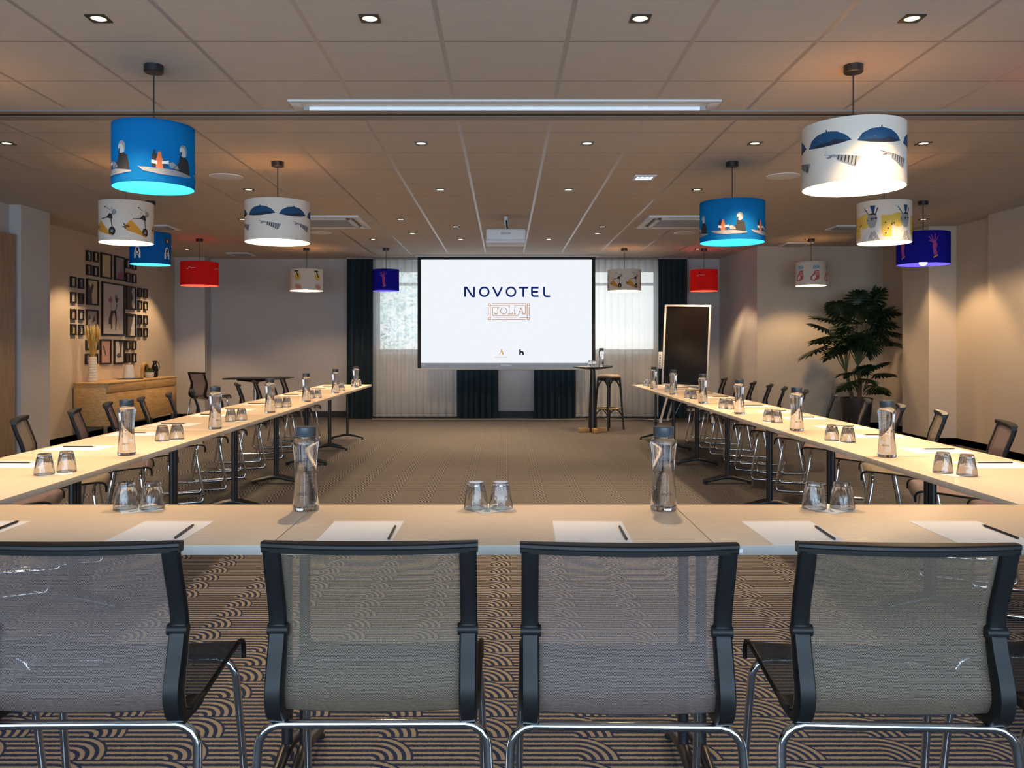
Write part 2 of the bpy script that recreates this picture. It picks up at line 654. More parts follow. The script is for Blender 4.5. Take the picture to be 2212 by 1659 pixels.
struct(MB().prism([(3.93, 12.97), (6.3, 12.97), (6.3, YF), (3.84, YF)], 0, CEIL, {0: 1}).build('wall_right', [M['wall'], M['wallpaper']], smooth=False))


def wall_with_holes(name, y0, y1, holes):
    """wall across X between y0..y1 with rectangular openings (x0, x1, z0, z1) in left-to-right order"""
    b = MB()
    x = -6.3
    for (a, e, z0, z1) in holes:
        b.box((x, y0, 0), (a, y1, CEIL))
        b.box((a, y0, 0), (e, y1, z0))
        b.box((a, y0, z1), (e, y1, CEIL))
        x = e
    b.box((x, y0, 0), (6.3, y1, CEIL))
    return struct(b.build(name, M['wall'], smooth=False))


FW = [(-2.30, -0.95, 1.16, 2.66), (1.32, 2.74, 1.16, 2.66)]
wall_with_holes('wall_far', YF, YF + 0.25, FW)
BW = [(-4.6, -2.5, 0.10, 2.62), (-2.2, -0.12, 0.10, 2.62), (0.12, 2.2, 0.10, 2.62), (2.5, 4.6, 0.10, 2.62)]
wall_with_holes('wall_back', YB - 0.25, YB, BW)


def window(n, hole, y0, y1, ysill):
    x0, x1, z0, z1 = hole
    e = bpy.data.objects.new('window_%d' % n, None)
    COL.objects.link(e)
    struct(e)
    ym = (y0 + y1) / 2
    b = MB()
    w = 0.055
    for (a, c0, d, g) in ((x0, z0, x0 + w, z1), (x1 - w, z0, x1, z1), (x0 + w, z0, x1 - w, z0 + w), (x0 + w, z1 - w, x1 - w, z1)):
        b.box((a, ym - 0.04, c0), (d, ym + 0.04, g))
    xm = (x0 + x1) / 2
    if y0 < 0:
        b.box((xm - 0.03, ym - 0.04, z0 + w), (xm + 0.03, ym + 0.04, z1 - w))
    b.box((x0 + w, ym - 0.04, z1 - 0.30), (x1 - w, ym + 0.04, z1 - 0.25))
    struct(b.build('window_frame', M['white_plastic'], e, smooth=False))
    p = MB().box((x0 + w, ym - 0.004, z0 + w), (x1 - w, ym + 0.004, z1 - w))
    struct(p.build('window_pane', M['pane'], e, smooth=False))
    s = MB().box((x0 - 0.05, min(ysill, ym), z0 - 0.03), (x1 + 0.05, max(ysill, ym), z0))
    struct(s.build('window_sill', M['white_plastic'], e, smooth=False))


for i, hole in enumerate(FW):
    window(i + 1, hole, YF, YF + 0.25, YF - 0.06)
    x0, x1, z0, z1 = hole
    portal('window_daylight', ((x0 + x1) / 2, YF + 0.24, (z0 + z1) / 2), x1 - x0, z1 - z0, (-PI / 2, 0, 0))
for i, hole in enumerate(BW):
    window(i + 3, hole, YB - 0.25, YB, YB + 0.06)
    x0, x1, z0, z1 = hole
    portal('window_daylight', ((x0 + x1) / 2, YB - 0.24, (z0 + z1) / 2), x1 - x0, z1 - z0, (PI / 2, 0, 0))


rh = random.Random(11)
hb = MB()
for k in range(5200):
    p = Vector((rh.uniform(-5.0, 0.2), rh.uniform(18.6, 20.4), rh.uniform(0.0, 3.6) * (0.75 + 0.25 * rh.random())))
    a1, a2 = rh.uniform(0, 6.28), rh.uniform(-0.9, 0.9)
    d1 = Vector((math.cos(a1) * math.cos(a2), math.sin(a1) * math.cos(a2), math.sin(a2)))
    d2 = d1.cross(Vector((rh.uniform(-1, 1), rh.uniform(-1, 1), rh.uniform(-1, 1)))).normalized()
    l_ = rh.uniform(0.05, 0.10)
    hb.face([p - d1 * l_, p + d2 * l_ * 0.5, p + d1 * l_, p - d2 * l_ * 0.5])
tag(hb.build('garden_hedge', pbr('hedge_leaf', (0.42, 0.45, 0.37), 0.6, noise=0.4, nscale=2), smooth=False), 'leafy green hedge outside the left window, blurred by the sheer curtain', 'hedge')


def base_run(name, pts, h=0.085, th=0.014):
    b = MB()
    for (a, e) in zip(pts[:-1], pts[1:]):
        a, e = Vector((*a, 0)), Vector((*e, 0))
        d = (e - a).normalized()
        n = Vector((-d.y, d.x, 0)) * th
        q = [a - d * 0.0, e + d * 0.0, e + n, a + n]
        b.prism([(p.x, p.y) for p in q], 0.0, h)
    return struct(b.build(name, M['black_base'], smooth=False))


base_run('baseboard_left', LP[:8])
base_run('baseboard_right', RP[:10][::-1])
base_run('baseboard_far', [(-5.25, YF), (3.84, YF)][::-1], h=0.11)

# wooden door leaf at the left edge of the picture
d1 = bpy.data.objects.new('door_1', None)
COL.objects.link(d1)
struct(d1)
struct(MB().box((-5.44, 6.9, 0), (-5.335, 9.085, 2.49), bev=0.004).build('door_panel', M['wood_door'], d1))


# ------------------------------------------------------------------ curtains, screen
def curtain(name, mat, x0, x1, y, z0, z1, pitch, amp, seed, label, cat, group=None, header=True):
    rnd = random.Random(seed)
    ph = rnd.random() * 6
    n = max(24, int((x1 - x0) / pitch * 10))
    wob = [rnd.uniform(-0.35, 0.35) for _ in range(60)]

    def fn(u, v):
        k = (u - x0) / pitch
        i = int(k) % 59
        f = k - int(k)
        w = wob[i] * (1 - f) + wob[i + 1] * f
        a = amp * (0.75 + 0.5 * w) * (0.7 + 0.3 * (1 - v))
        s = math.sin(2 * PI * k + ph + w * 2.2 + 0.35 * v * math.sin(k * 1.3))
        return (u + 0.25 * amp * math.sin(4 * PI * k + ph), y - a * s, z0 + (z1 - z0) * v)
    e = thing(name, label, cat, (0, 0, 0), 0, group)
    us = [x0 + (x1 - x0) * i / n for i in range(n + 1)]
    MB().sheet(fn, us, [j / 8 for j in range(9)]).build('drape', mat, e, angle=180)
    MB().box((x0, y - 0.03, z1 - 0.004), (x1, y + 0.03, min(CEIL - 0.001, z1 + 0.025))).build('curtain_track', M['rail'], e, smooth=False)
    return e


TZ = CEIL - 0.03
curtain('blackout_curtain', M['teal'], -2.766, -2.30, 14.60, 0.012, TZ, 0.095, 0.05, 1, 'dark teal curtain left of the left window, full height', 'curtain', 'dark teal curtains on the far wall')
curtain('blackout_curtain', M['teal'], -0.83, -0.10, 14.60, 0.012, TZ, 0.105, 0.05, 2, 'dark teal curtain hanging behind the screen, left of the bare wall strip', 'curtain', 'dark teal curtains on the far wall')
curtain('blackout_curtain', M['teal'], 0.50, 1.235, 14.60, 0.012, TZ, 0.105, 0.05, 3, 'dark teal curtain hanging behind the screen, beside the high table', 'curtain', 'dark teal curtains on the far wall')
curtain('blackout_curtain', M['teal'], 2.68, 3.20, 14.60, 0.012, TZ, 0.10, 0.05, 4, 'dark teal curtain behind the tilted white-framed display', 'curtain', 'dark teal curtains on the far wall')
curtain('sheer_curtain', M['sheer'], -2.33, -0.78, 14.70, 0.03, TZ, 0.13, 0.028, 5, 'white see-through curtain over the left window, running behind the screen', 'curtain', 'white sheer curtains')
curtain('sheer_curtain', M['sheer'], 1.20, 2.72, 14.70, 0.03, TZ, 0.12, 0.030, 6, 'white see-through curtain over the bright right window, behind the bar stool', 'curtain', 'white sheer curtains')


def text_polys(s, size, font_bold=False):
    cu = bpy.data.curves.new('tmp', 'FONT')
    cu.body = s
    cu.size = size
    cu.align_x = 'CENTER'
    cu.align_y = 'CENTER'
    cu.resolution_u = 4
    if font_bold:
        cu.offset = size * 0.03
    ob = bpy.data.objects.new('tmp', cu)
    COL.objects.link(ob)
    bpy.context.view_layer.update()
    dg = bpy.context.evaluated_depsgraph_get()
    me = bpy.data.meshes.new_from_object(ob.evaluated_get(dg))
    vs = [v.co.copy() for v in me.vertices]
    fs = [tuple(p.vertices) for p in me.polygons]
    bpy.data.objects.remove(ob)
    bpy.data.curves.remove(cu)
    bpy.data.meshes.remove(me)
    return vs, fs


def add_text(b, s, size, cx, cz, y, mat, sx=1.0, bold=False, rot=0):
    vs, fs = text_polys(s, size, bold)
    cr, sr = math.cos(rot), math.sin(rot)
    out = []
    for v in vs:
        X, Z = v.x * sx, v.y
        out.append((cx + X * cr - Z * sr, y, cz + X * sr + Z * cr))
    b.add(out, fs, mat)


def stroke(b, pts, w, y, mat, closed=False):
    pts = [Vector((p[0], p[1])) for p in pts]
    if closed:
        pts.append(pts[0])
    for a, e in zip(pts[:-1], pts[1:]):
        d = (e - a)
        if d.length < 1e-7:
            continue
        d.normalize()
        n = Vector((-d.y, d.x)) * (w / 2)
        q = [a - n, e - n, e + n, a + n]
        b.face([(p.x, y, p.y) for p in q], mat)
    for p in (pts[1:-1] if not closed else pts[:-1]):
        b.face([(p.x + w / 2 * math.cos(k * PI / 5), y, p.y + w / 2 * math.sin(k * PI / 5)) for k in range(10)], mat)


def arc(cx, cz, rx, rz, a0, a1, n=16):
    return [(cx + rx * math.cos(R(a0 + (a1 - a0) * i / n)), cz + rz * math.sin(R(a0 + (a1 - a0) * i / n))) for i in range(n + 1)]


YS = 14.30
scr = thing('projection_screen', 'large lit projection screen showing a blue hotel name, hanging before the far wall', 'projection screen', (0, YS, CEIL))


def sx_(px):
    return (px - CX) * YS / F


def sz_(py):
    return EYE + (CY - py) * YS / F


def rel(b):
    b.v = [(x, y - YS, z - CEIL) for (x, y, z) in b.v]
    return b


b = MB()
b.box((sx_(902), YS + 0.004, sz_(797)), (sx_(909.5), YS + 0.008, 2.815))
b.box((sx_(1278.5), YS + 0.004, sz_(797)), (sx_(1286), YS + 0.008, 2.815))
b.box((sx_(909.5), YS + 0.004, sz_(561)), (sx_(1278.5), YS + 0.008, 2.815))
rel(b).build('screen_border', M['screen_black'], scr, smooth=False)
b = MB()
b.box((sx_(898), YS - 0.02, sz_(799)), (sx_(1290), YS + 0.03, sz_(795.6)), bev=0.004)
rel(b).build('bottom_bar', M['screen_bar'], scr)
MB().box((sx_(896), -0.05, -0.03), (sx_(1292), 0.07, -0.002), bev=0.004).build('screen_casing', M['white_paint'], scr)
SM = [emis('screen_white', (0.885, 0.915, 0.975), 0.87), emis('screen_grey', (0.20, 0.215, 0.235), 0.87), emis('screen_navy', (0.004, 0.016, 0.13), 0.87),
      emis('screen_copper', (0.50, 0.27, 0.155), 0.87), emis('screen_gold', (0.72, 0.37, 0.13), 0.87), emis('screen_ink', (0.006, 0.008, 0.010), 0.87), emis('screen_pale', (0.50, 0.54, 0.60), 0.87), emis('screen_faint', (0.66, 0.69, 0.74), 0.87)]
b = MB()
b.face([(sx_(909.5), YS, sz_(784)), (sx_(1278.5), YS, sz_(784)), (sx_(1278.5), YS, sz_(561)), (sx_(909.5), YS, sz_(561))], 0)
b.face([(sx_(909.5), YS, sz_(795.6)), (sx_(1278.5), YS, sz_(795.6)), (sx_(1278.5), YS, sz_(784)), (sx_(909.5), YS, sz_(784))], 1)
yt = YS - 0.006


def P_(zx, zy):          # position measured on the enlarged screen crop
    return (sx_(900 + zx / 5.53), sz_(540 + zy / 5.53))


wl = 21 / 5.53 * YS / F
stroke(b, [P_(579, 560), P_(579, 448), P_(596, 448), P_(668, 556), P_(686, 556), P_(686, 440)], wl, yt, 2)
for ccx in (808, 1127):
    x_, z_ = P_(ccx, 500)
    stroke(b, arc(x_, z_, 53 / 5.53 * YS / F, 53 / 5.53 * YS / F, 0, 360, 28)[:-1], wl, yt, 2, True)
stroke(b, [P_(912, 443), P_(966, 553), P_(1021, 443)], wl, yt, 2)
stroke(b, [P_(1221, 450), P_(1330, 450)], wl, yt, 2)
stroke(b, [P_(1274, 450), P_(1274, 562)], wl, yt, 2)
stroke(b, [P_(1456, 450), P_(1377, 450), P_(1377, 530), P_(1384, 545), P_(1398, 552), P_(1456, 552)], wl, yt, 2)
stroke(b, [P_(1377, 500), P_(1450, 500)], wl, yt, 2)
stroke(b, [P_(1522, 440), P_(1522, 525), P_(1529, 545), P_(1545, 554), P_(1594, 554)], wl, yt, 2)
wj = 8 / 5.53 * YS / F
J = lambda pts: stroke(b, [P_(*p) for p in pts], wj, yt, 3)
J([(900, 642), (1303, 642)])
J([(900, 831), (1303, 831)])
J([(856, 683), (856, 788)])
J([(1344, 683), (1344, 788)])
for (qx, qy) in ((856, 642), (1320, 642), (856, 808), (1320, 808)):
    J([(qx, qy), (qx + 26, qy), (qx + 26, qy + 24), (qx, qy + 24), (qx, qy)])
J([(880, 665), (1118, 665)])
J([(1160, 665), (1300, 665), (1300, 765), (1262, 765)])
J([(880, 665), (880, 808)])
J([(1320, 665), (1320, 808), (1228, 808)])
J([(907, 688), (985, 688), (970, 688), (970, 745), (962, 762), (945, 767), (928, 758), (924, 742)])
J([(907, 688), (907, 783), (1212, 783), (1246, 694), (1276, 765)])
J([(1222, 738), (1266, 738)])
x_, z_ = P_(1040, 728)
stroke(b, arc(x_, z_, 37 / 5.53 * YS / F, 37 / 5.53 * YS / F, 0, 360, 24)[:-1], wj, yt, 3, True)
J([(1105, 665), (1105, 766)])
J([(1090, 766), (1142, 766), (1142, 745)])
J([(1172, 712), (1172, 766)])
J([(1158, 766), (1188, 766)])
J([(1160, 712), (1172, 712)])
x_, z_ = P_(1174, 689)
stroke(b, arc(x_, z_, 8 / 5.53 * YS / F, 8 / 5.53 * YS / F, 0, 360, 10)[:-1], wj * 0.6, yt, 6, True)
x_, z_ = P_(1058, 808)
add_text(b, 'PATIENT & GOURMANDISES', 15 / 5.53 * YS / F, x_, z_, yt, 3, 1.45)
b.face([(x, yt, z) for x, z in (P_(978, 1250), P_(1000, 1228), P_(1010, 1182), P_(1016, 1182), P_(1043, 1250), P_(1024, 1250), P_(1010, 1215), P_(1000, 1240))], 4)
x_, z_ = P_(1010, 1282)
add_text(b, 'ACCOR', 24 / 5.53 * YS / F, x_, z_, yt, 4, 1.7)
x_, z_ = P_(1252, 1220)
wh = 18 / 5.53 * YS / F
stroke(b, [P_(1235, 1188), P_(1235, 1255)], wh, yt, 5)
stroke(b, [P_(1235, 1232), P_(1242, 1220), P_(1256, 1214), P_(1267, 1220), P_(1272, 1232), P_(1272, 1255)], wh, yt - 0.001, 5)
for k in range(7):                                     # faint ring of unreadable small marks
    a = R(84 - k * 11)
    r0, r1 = 74 / 5.53 * YS / F, 86 / 5.53 * YS / F
    stroke(b, [(x_ + r0 * math.cos(a), z_ + r0 * math.sin(a)), (x_ + r1 * math.cos(a + 0.06 * (-1) ** k), z_ + r1 * math.sin(a + 0.06 * (-1) ** k))], 0.005, yt, 7)
x_, z_ = P_(1068, 1374)
add_text(b, 'ClickShare', 27 / 5.53 * YS / F, x_, z_, yt, 6, 1.1)
x_, z_ = P_(78, 1374)
add_text(b, '12:01', 21 / 5.53 * YS / F, x_, z_, yt, 6, 1.0)
rel(b).build('projected_image', SM, scr, smooth=False)


# ------------------------------------------------------------------ ceiling fixtures
def downlight_proto():
    e = thing('downlight', '', 'ceiling light')
    b = MB()
    s, r, n = 0.047, 0.036, 32
    z1, z0 = -0.006, 0.012
    ring = [(r * math.cos(2 * PI * k / n), r * math.sin(2 * PI * k / n)) for k in range(n)]
    sq = []
    for k in range(n):
        a = 2 * PI * k / n
        q = max(abs(math.cos(a)), abs(math.sin(a)))
        sq.append((s * math.cos(a) / q, s * math.sin(a) / q))
    for k in range(n):
        l = (k + 1) % n
        b.face([(*sq[l], z1), (*sq[k], z1), (*ring[k], z1), (*ring[l], z1)])
        b.face([(*ring[l], z1), (*ring[k], z1), (ring[k][0] * 0.95, ring[k][1] * 0.95, z0 - 0.013), (ring[l][0] * 0.95, ring[l][1] * 0.95, z0 - 0.013)])
        b.face([(*sq[k], z1), (*sq[l], z1), (*sq[l], 0.0), (*sq[k], 0.0)])
    b.build('trim_frame', M['black_metal'], e, smooth=False)
    b = MB()
    b.face([(p[0] * 0.96, p[1] * 0.96, -0.0015) for p in ring][::-1])
    b.build('lens', M['down_led'], e, smooth=False)
    return e


spot_data = bpy.data.lights.new('downlight_beam', 'SPOT')
spot_data.energy = DOWN_W
spot_data.color = SPOT_COL
spot_data.spot_size = R(88)
spot_data.spot_blend = 0.4
spot_data.shadow_soft_size = 0.03
DL = [('nearest ceiling row', 39, [213, 799, 1383, 1970]),
      ('second ceiling row', 309, [15, 910, 1268.5, 1630.5, 1995]),
      ('third ceiling row', 409, [537, 951, 1228, 1506]),
      ('fourth ceiling row', 473.5, [524, 865, 1995]),
      ('fifth ceiling row, beside the projector', 489.5, [985, 1302]),
      ('sixth ceiling row, beyond the projector', 504, [890.6, 1290]),
      ('seventh ceiling row', 516.6, [806, 995, 1185.4]),
      ('eighth ceiling row over the side cabinet', 538.6, [404])]
proto = None
for rowname, y, xs in DL:
    Y = (CEIL - EYE) * F / (CY - y)
    for i, x in enumerate(xs):
        loc = ((x - CX) * Y / F, Y, CEIL)
        lab = 'square black downlight, %s from left in the %s' % (ORD[i + 1], rowname)
        if len(xs) == 1:
            lab = 'small square black downlight near the red left pendant, above the side cabinet'
        if proto is None:
            proto = downlight_proto()
            proto.location = loc
            o = proto
        else:
            o = dup(proto, loc)
        tag(o, lab, 'ceiling light', 'square black downlights')
        so = bpy.data.objects.new('downlight_beam', spot_data)
        COL.objects.link(so)
        so.location = (loc[0], loc[1], CEIL - 0.02)
for x, y, lab in ((-3.19, 4.02, 'just outside the left edge'), (3.19, 4.02, 'just outside the right edge'), (-5.08, 10.9, 'behind the white scooter pendant on the left'), (4.42, 12.12, 'beside the canopy of the white sneaker pendant'), (3.10, 13.38, 'beside the canopy of the right red pendant')):
    o = dup(proto, (x, y, CEIL), None, 'small square black downlight ' + lab, 'square black downlights')
    so = bpy.data.objects.new('downlight_beam', spot_data)
    COL.objects.link(so)
    so.location = (x, y, CEIL - 0.02)


# --- drum pendants -------------------------------------------------
def shade_mat(name, col, tcol, trans):
    return cloth(name, col, trans, 0.0, tcol)


SH = {'white': shade_mat('shade_white', (0.68, 0.62, 0.545), (0.80, 0.66, 0.52), 0.030),
      'blue': shade_mat('shade_blue', (0.008, 0.125, 0.34), (0.002, 0.27, 0.55), 0.17),
      'royal': shade_mat('shade_royal', (0.010, 0.10, 0.28), (0.004, 0.10, 0.34), 0.16),
      'red': shade_mat('shade_red', (0.60, 0.022, 0.020), (0.75, 0.03, 0.015), 0.13),
      'violet': shade_mat('shade_violet', (0.014, 0.014, 0.24), (0.01, 0.012, 0.34), 0.14)}
TOPM = {'white': cloth('top_white', (0.60, 0.50, 0.38), 0.66, 0.16, (0.95, 0.66, 0.38)), 'red': cloth('top_red', (0.5, 0.03, 0.02), 0.6, 0.0, (0.95, 0.10, 0.03)),
        'blue': SH['blue'], 'royal': SH['royal'], 'violet': SH['violet']}
for nm, c_ in (('p_navy', (0.006, 0.055, 0.14)), ('p_dark', (0.010, 0.018, 0.040)), ('p_black', (0.02, 0.02, 0.02)), ('p_grey', (0.27, 0.27, 0.28)), ('p_lgrey', (0.55, 0.55, 0.53)),
               ('p_orange', (0.66, 0.16, 0.05)), ('p_amber', (0.62, 0.28, 0.03)), ('p_yellow', (0.66, 0.45, 0.08)), ('p_pink', (0.36, 0.05, 0.22)), ('p_red', (0.55, 0.10, 0.08)),
               ('p_sky', (0.22, 0.42, 0.55)), ('p_white', (0.75, 0.75, 0.75)), ('p_peach', (0.60, 0.28, 0.20))):
    M[nm] = pbr('print' + nm[1:], c_, 0.85)


def ell(cx, cz, rx, rz, n=18, a0=0, a1=360):
    return [(cx + rx * math.cos(R(a0 + (a1 - a0) * k / n)), cz + rz * math.sin(R(a0 + (a1 - a0) * k / n))) for k in range(n)]


def bar(x0, z0, x1, z1, w):
    d = Vector((x1 - x0, z1 - z0))
    n = Vector((-d.y, d.x)).normalized() * w / 2
    return [(x0 + n.x, z0 + n.y), (x0 - n.x, z0 - n.y), (x1 - n.x, z1 - n.y), (x1 + n.x, z1 + n.y)]


def hand(x, z, s, flip=1):
    out = [[(x + flip * s * p, z + s * q) for p, q in ((0, 0), (.5, .18), (1.0, -.1), (1.1, -.35), (.6, -.45), (.15, -.3))]]
    for i, (p, q) in enumerate(((-.75, .35), (-.55, -.25), (-.35, -.5), (-.05, -.6))):
        out.append([(x + flip * s * a, z + s * b_) for a, b_ in ((.2, .1 - .12 * i), (.25, -.05 - .12 * i), (p, q - .1), (p - .02, q + .04))])
    return out


PR = {}
# umbrella held by a hand with a patterned sleeve
u = [('p_navy', [(-.078, -.012), (-.062, .022), (-.035, .042), (0, .050), (.035, .042), (.062, .022), (.080, -.005), (.055, -.002), (.028, .006), (0, -.006), (-.028, -.006), (-.052, -.012)]),
     ('p_dark', [(-.078, -.012), (-.052, -.010), (-.028, -.004), (0, -.004), (.028, .008), (.055, 0), (.080, -.005), (.045, -.016), (0, -.022), (-.04, -.020)]),
     ('p_dark', bar(0, .048, 0, .058, .004)), ('p_lgrey', bar(0, -.02, 0, -.065, .0022))]
u += [('p_dark' if k % 2 else 'p_grey', h_) for k, h_ in enumerate(hand(.012, -.068, .024))]
u += [('p_grey', [(.036, -.068), (.110, -.085), (.092, -.128), (.036, -.090)])]
for k in range(6):
    x = .042 + k * .0105
    u.append(('p_black', bar(x, -.071 - k * .0024, x - .003, -.092 - k * .0062, .0036)))
PR['umbrella'] = (u, 6, .04)
# bottles on a little table with a seated person
u = [('p_black', bar(-.046, -.062, -.046, -.005, .020)), ('p_black', bar(-.046, -.005, -.046, .012, .008)),
     ('p_navy', bar(-.004, -.070, -.004, -.028, .022)), ('p_orange', [(-.040, -.068), (-.012, -.068), (-.012, -.030), (-.019, -.008), (-.020, .004), (-.032, .004), (-.033, -.008), (-.040, -.030)]),
     ('p_white', [(-.058, -.046), (-.036, -.050), (-.036, -.036), (-.058, -.032)]), ('p_white', [(-.016, -.046), (.012, -.044), (.012, -.030), (-.016, -.034)]),
     ('p_black', [(.030, -.060), (.058, -.030), (.064, .000), (.090, -.002), (.112, -.014), (.120, -.050), (.122, -.075), (.040, -.070)]),
     ('p_grey', [(.010, -.040), (.030, -.034), (.050, -.046), (.058, -.062), (.020, -.060)]),
     ('p_lgrey', ell(.082, .022, .021, .026)), ('p_grey', [(.064, .034), (.072, .046), (.094, .046), (.104, .026), (.098, .002), (.090, .030)]),
     ('p_black', [(.064, .018), (.074, .016), (.072, .004), (.066, .002)]),
     ('p_grey', [(-.115, -.062), (-.06, -.066), (.04, -.066), (.13, -.078), (.132, -.084), (.08, -.090), (-.02, -.092), (-.09, -.080)])]
PR['bottles'] = (u, 5, .0)
# scooter collage with an orange cone
u = [('p_amber', [(-.062, -.048), (-.020, -.006), (.082, -.108), (-.046, -.072)]), ('p_black', ell(.072, -.078, .023, .027)), ('p_grey', ell(.072, -.078, .008, .009)),
     ('p_black', bar(.074, -.05, .066, -.004, .006)), ('p_black', [(.030, .004), (.078, -.006), (.074, .020), (.058, .032)]), ('p_black', bar(-.012, -.002, .04, .006, .006)),
     ('p_grey', ell(.086, .036, .016, .018)), ('p_black', bar(.062, .012, .080, .030, .005)), ('p_black', ell(.026, .070, .007, .004)),
     ('p_black', bar(.034, .064, .052, .055, .003)), ('p_red', ell(.056, .052, .003, .003)), ('p_red', ell(.04, .040, .003, .003)), ('p_black', bar(-.064, -.030, -.052, -.052, .006)), ('p_black', bar(-.070, -.05, -.05, -.060, .006)), ('p_black', bar(-.05, -.045, -.03, -.05, .006)),
     ('p_black', bar(.07, .05, .076, .066, .003))]
PR['scooter'] = (u, 6, .0)
# jacket outlines and a record
u = []
u += [('p_white', [(-.034, -.020), (-.018, .030), (0, .038), (.018, .030), (.034, -.020), (.034, -.068), (.018, -.066), (.014, -.04), (-.014, -.04), (-.018, -.066), (-.034, -.068)]),
      ('p_black', [(-.018, -.020), (-.012, .022), (0, .028), (.012, .022), (.020, -.020), (.014, -.044), (0, -.030), (-.014, -.044)]),
      ('p_black', ell(0, .092, .030, .034)), ('p_peach', ell(.004, .092, .011, .013))]
PR['record'] = (u, 6, .02)
u = [('p_white', bar(-.075, .052, -.052, .050, .004)), ('p_white', bar(-.052, .050, -.042, .072, .004)), ('p_black', ell(-.030, .085, .011, .016)), ('p_white', bar(-.035, .075, -.012, .062, .004)), ('p_white', bar(-.012, .062, .04, .064, .004)),
     ('p_black', bar(-.04, -.07, -.034, -.045, .004)), ('p_black', bar(-.03, -.045, .02, -.05, .003)), ('p_black', bar(.02, -.05, .03, -.075, .004)), ('p_black', ell(-.034, -.080, .006, .006))]
PR['runner'] = (u, 4, .04)
u = [('p_yellow', ell(0, .000, .036, .044)), ('p_black', ell(-.018, .062, .028, .008)), ('p_black', bar(-.014, .058, .006, .002, .012)), ('p_black', [(.0, .01), (.014, .004), (.012, -.012), (.002, -.010)]),
     ('p_peach', [(-.036, -.125), (-.020, -.085), (.034, -.095), (.050, -.140), (.01, -.150)]), ('p_black', bar(-.02, -.11, .03, -.125, .004))]
PR['sunshade'] = (u, 5, .03)
u = [('p_pink', [(-.006, -.08), (.020, -.066), (.012, -.02), (.022, .015), (.010, .036), (-.016, .030), (-.018, .0), (-.014, -.04)])]
for (p, q, w_) in ((-.050, .085, .007), (-.030, .098, .007), (.004, .105, .007), (.03, .085, .006), (-.045, .05, .008)):
    u.append(('p_pink', bar(0, .025, p, q, w_)))
u.append(('p_amber', bar(-.012, -.094, .026, -.072, .009)))
PR['hand'] = (u, 4, .05)
u = [('p_red', [(-.066, -.072), (-.060, -.040), (-.030, -.010), (-.012, .030), (.032, .034), (.040, -.02), (.036, -.062), (-.02, -.088)]),
     ('p_white', [(-.050, -.062), (-.03, -.03), (-.004, -.02), (.0, -.05), (-.03, -.078)]), ('p_sky', [(-.036, .046), (-.034, .084), (.042, .086), (.044, .050)]), ('p_white', bar(-.008, .02, .03, .012, .004)), ('p_white', bar(-.01, .005, .032, -.006, .004)), ('p_white', bar(-.008, -.01, .032, -.024, .004))]
PR['sneaker'] = (u, 5, .03)
u = [('p_yellow', ell(-.052, .0, .046, .050)), ('p_yellow', [(.055, -.115), (.053, .035), (.112, .033), (.114, -.115)]), ('p_lgrey', [(-.050, .095), (-.092, .120), (-.022, .035)]),
     ('p_navy', [(-.014, .105), (.020, .103), (.006, .02)]), ('p_black', bar(-.052, .09, -.018, .036, .005)), ('p_black', bar(.034, .088, .020, .040, .006)),
     ('p_lgrey', [(-.080, -.138), (-.055, -.095), (-.015, -.055), (.025, -.052), (.062, -.10), (.072, -.138)]), ('p_grey', [(-.028, -.138), (-.006, -.075), (.018, -.070), (.046, -.138)]),
     ('p_grey', [(-.030, .030), (-.020, .044), (.010, .046), (.028, .030), (.030, .000), (.018, -.048), (-.012, -.052), (-.028, -.025), (-.036, -.004)]),
     ('p_black', [(-.036, .016), (.030, .022), (.030, .006), (.004, .000), (-.032, .000)]), ('p_black', [(-.020, .040), (-.012, .050), (.014, .052), (.030, .032), (.010, .040)]),
     ('p_black', ell(-.090, -.030, .004, .006, 8)), ('p_black', ell(-.076, -.024, .004, .006, 8)), ('p_black', bar(-.087, -.028, -.086, -.008, .0022)), ('p_black', ell(.078, -.02, .004, .005, 8)), ('p_black', ell(.094, -.06, .004, .005, 8)), ('p_black', ell(.080, -.09, .004, .005, 8))]
PR['musician'] = (u, 5, .03)


def wrap_poly(b, poly, rad, a0, zc, mat):
    """lay a flat polygon (metres) on a cylinder of radius rad, facing angle a0"""
    tri = tessellate_polygon([[Vector((p[0], p[1], 0)) for p in poly]])

    def put(p):
        a = a0 + p[0] / rad
        return (rad * math.cos(a), rad * math.sin(a), zc + p[1])
    for t_ in tri:
        A = [Vector(poly[i]) for i in t_]
        work = [A]
        while work:
            T_ = work.pop()
            L_ = [(T_[i] - T_[(i + 1) % 3]).length for i in range(3)]
            m_ = max(L_)
            if m_ > 0.045:
                i = L_.index(m_)
                mid = (T_[i] + T_[(i + 1) % 3]) / 2
                work += [[T_[i], mid, T_[(i + 2) % 3]], [mid, T_[(i + 1) % 3], T_[(i + 2) % 3]]]
                continue
            ar = (T_[1] - T_[0]).cross(T_[2] - T_[0])
            if ar < 0:
                T_ = [T_[0], T_[2], T_[1]]
            b.face([put(p) for p in T_], mat)


PEND_TOP, PEND_BOT = 2.487, 2.150


PSC = {'umbrella': (1.62, 1.12, 0.048), 'bottles': (1.25, 1.25, -0.012), 'scooter': (1.32, 1.36, 0.012), 'record': (1.15, 1.2, -0.035), 'runner': (1.2, 1.15, 0.0), 'sunshade': (1.5, 1.35, 0.045), 'hand': (1.25, 1.25, 0.0), 'sneaker': (1.25, 1.3, 0.0), 'musician': (1.35, 1.2, 0.0)}


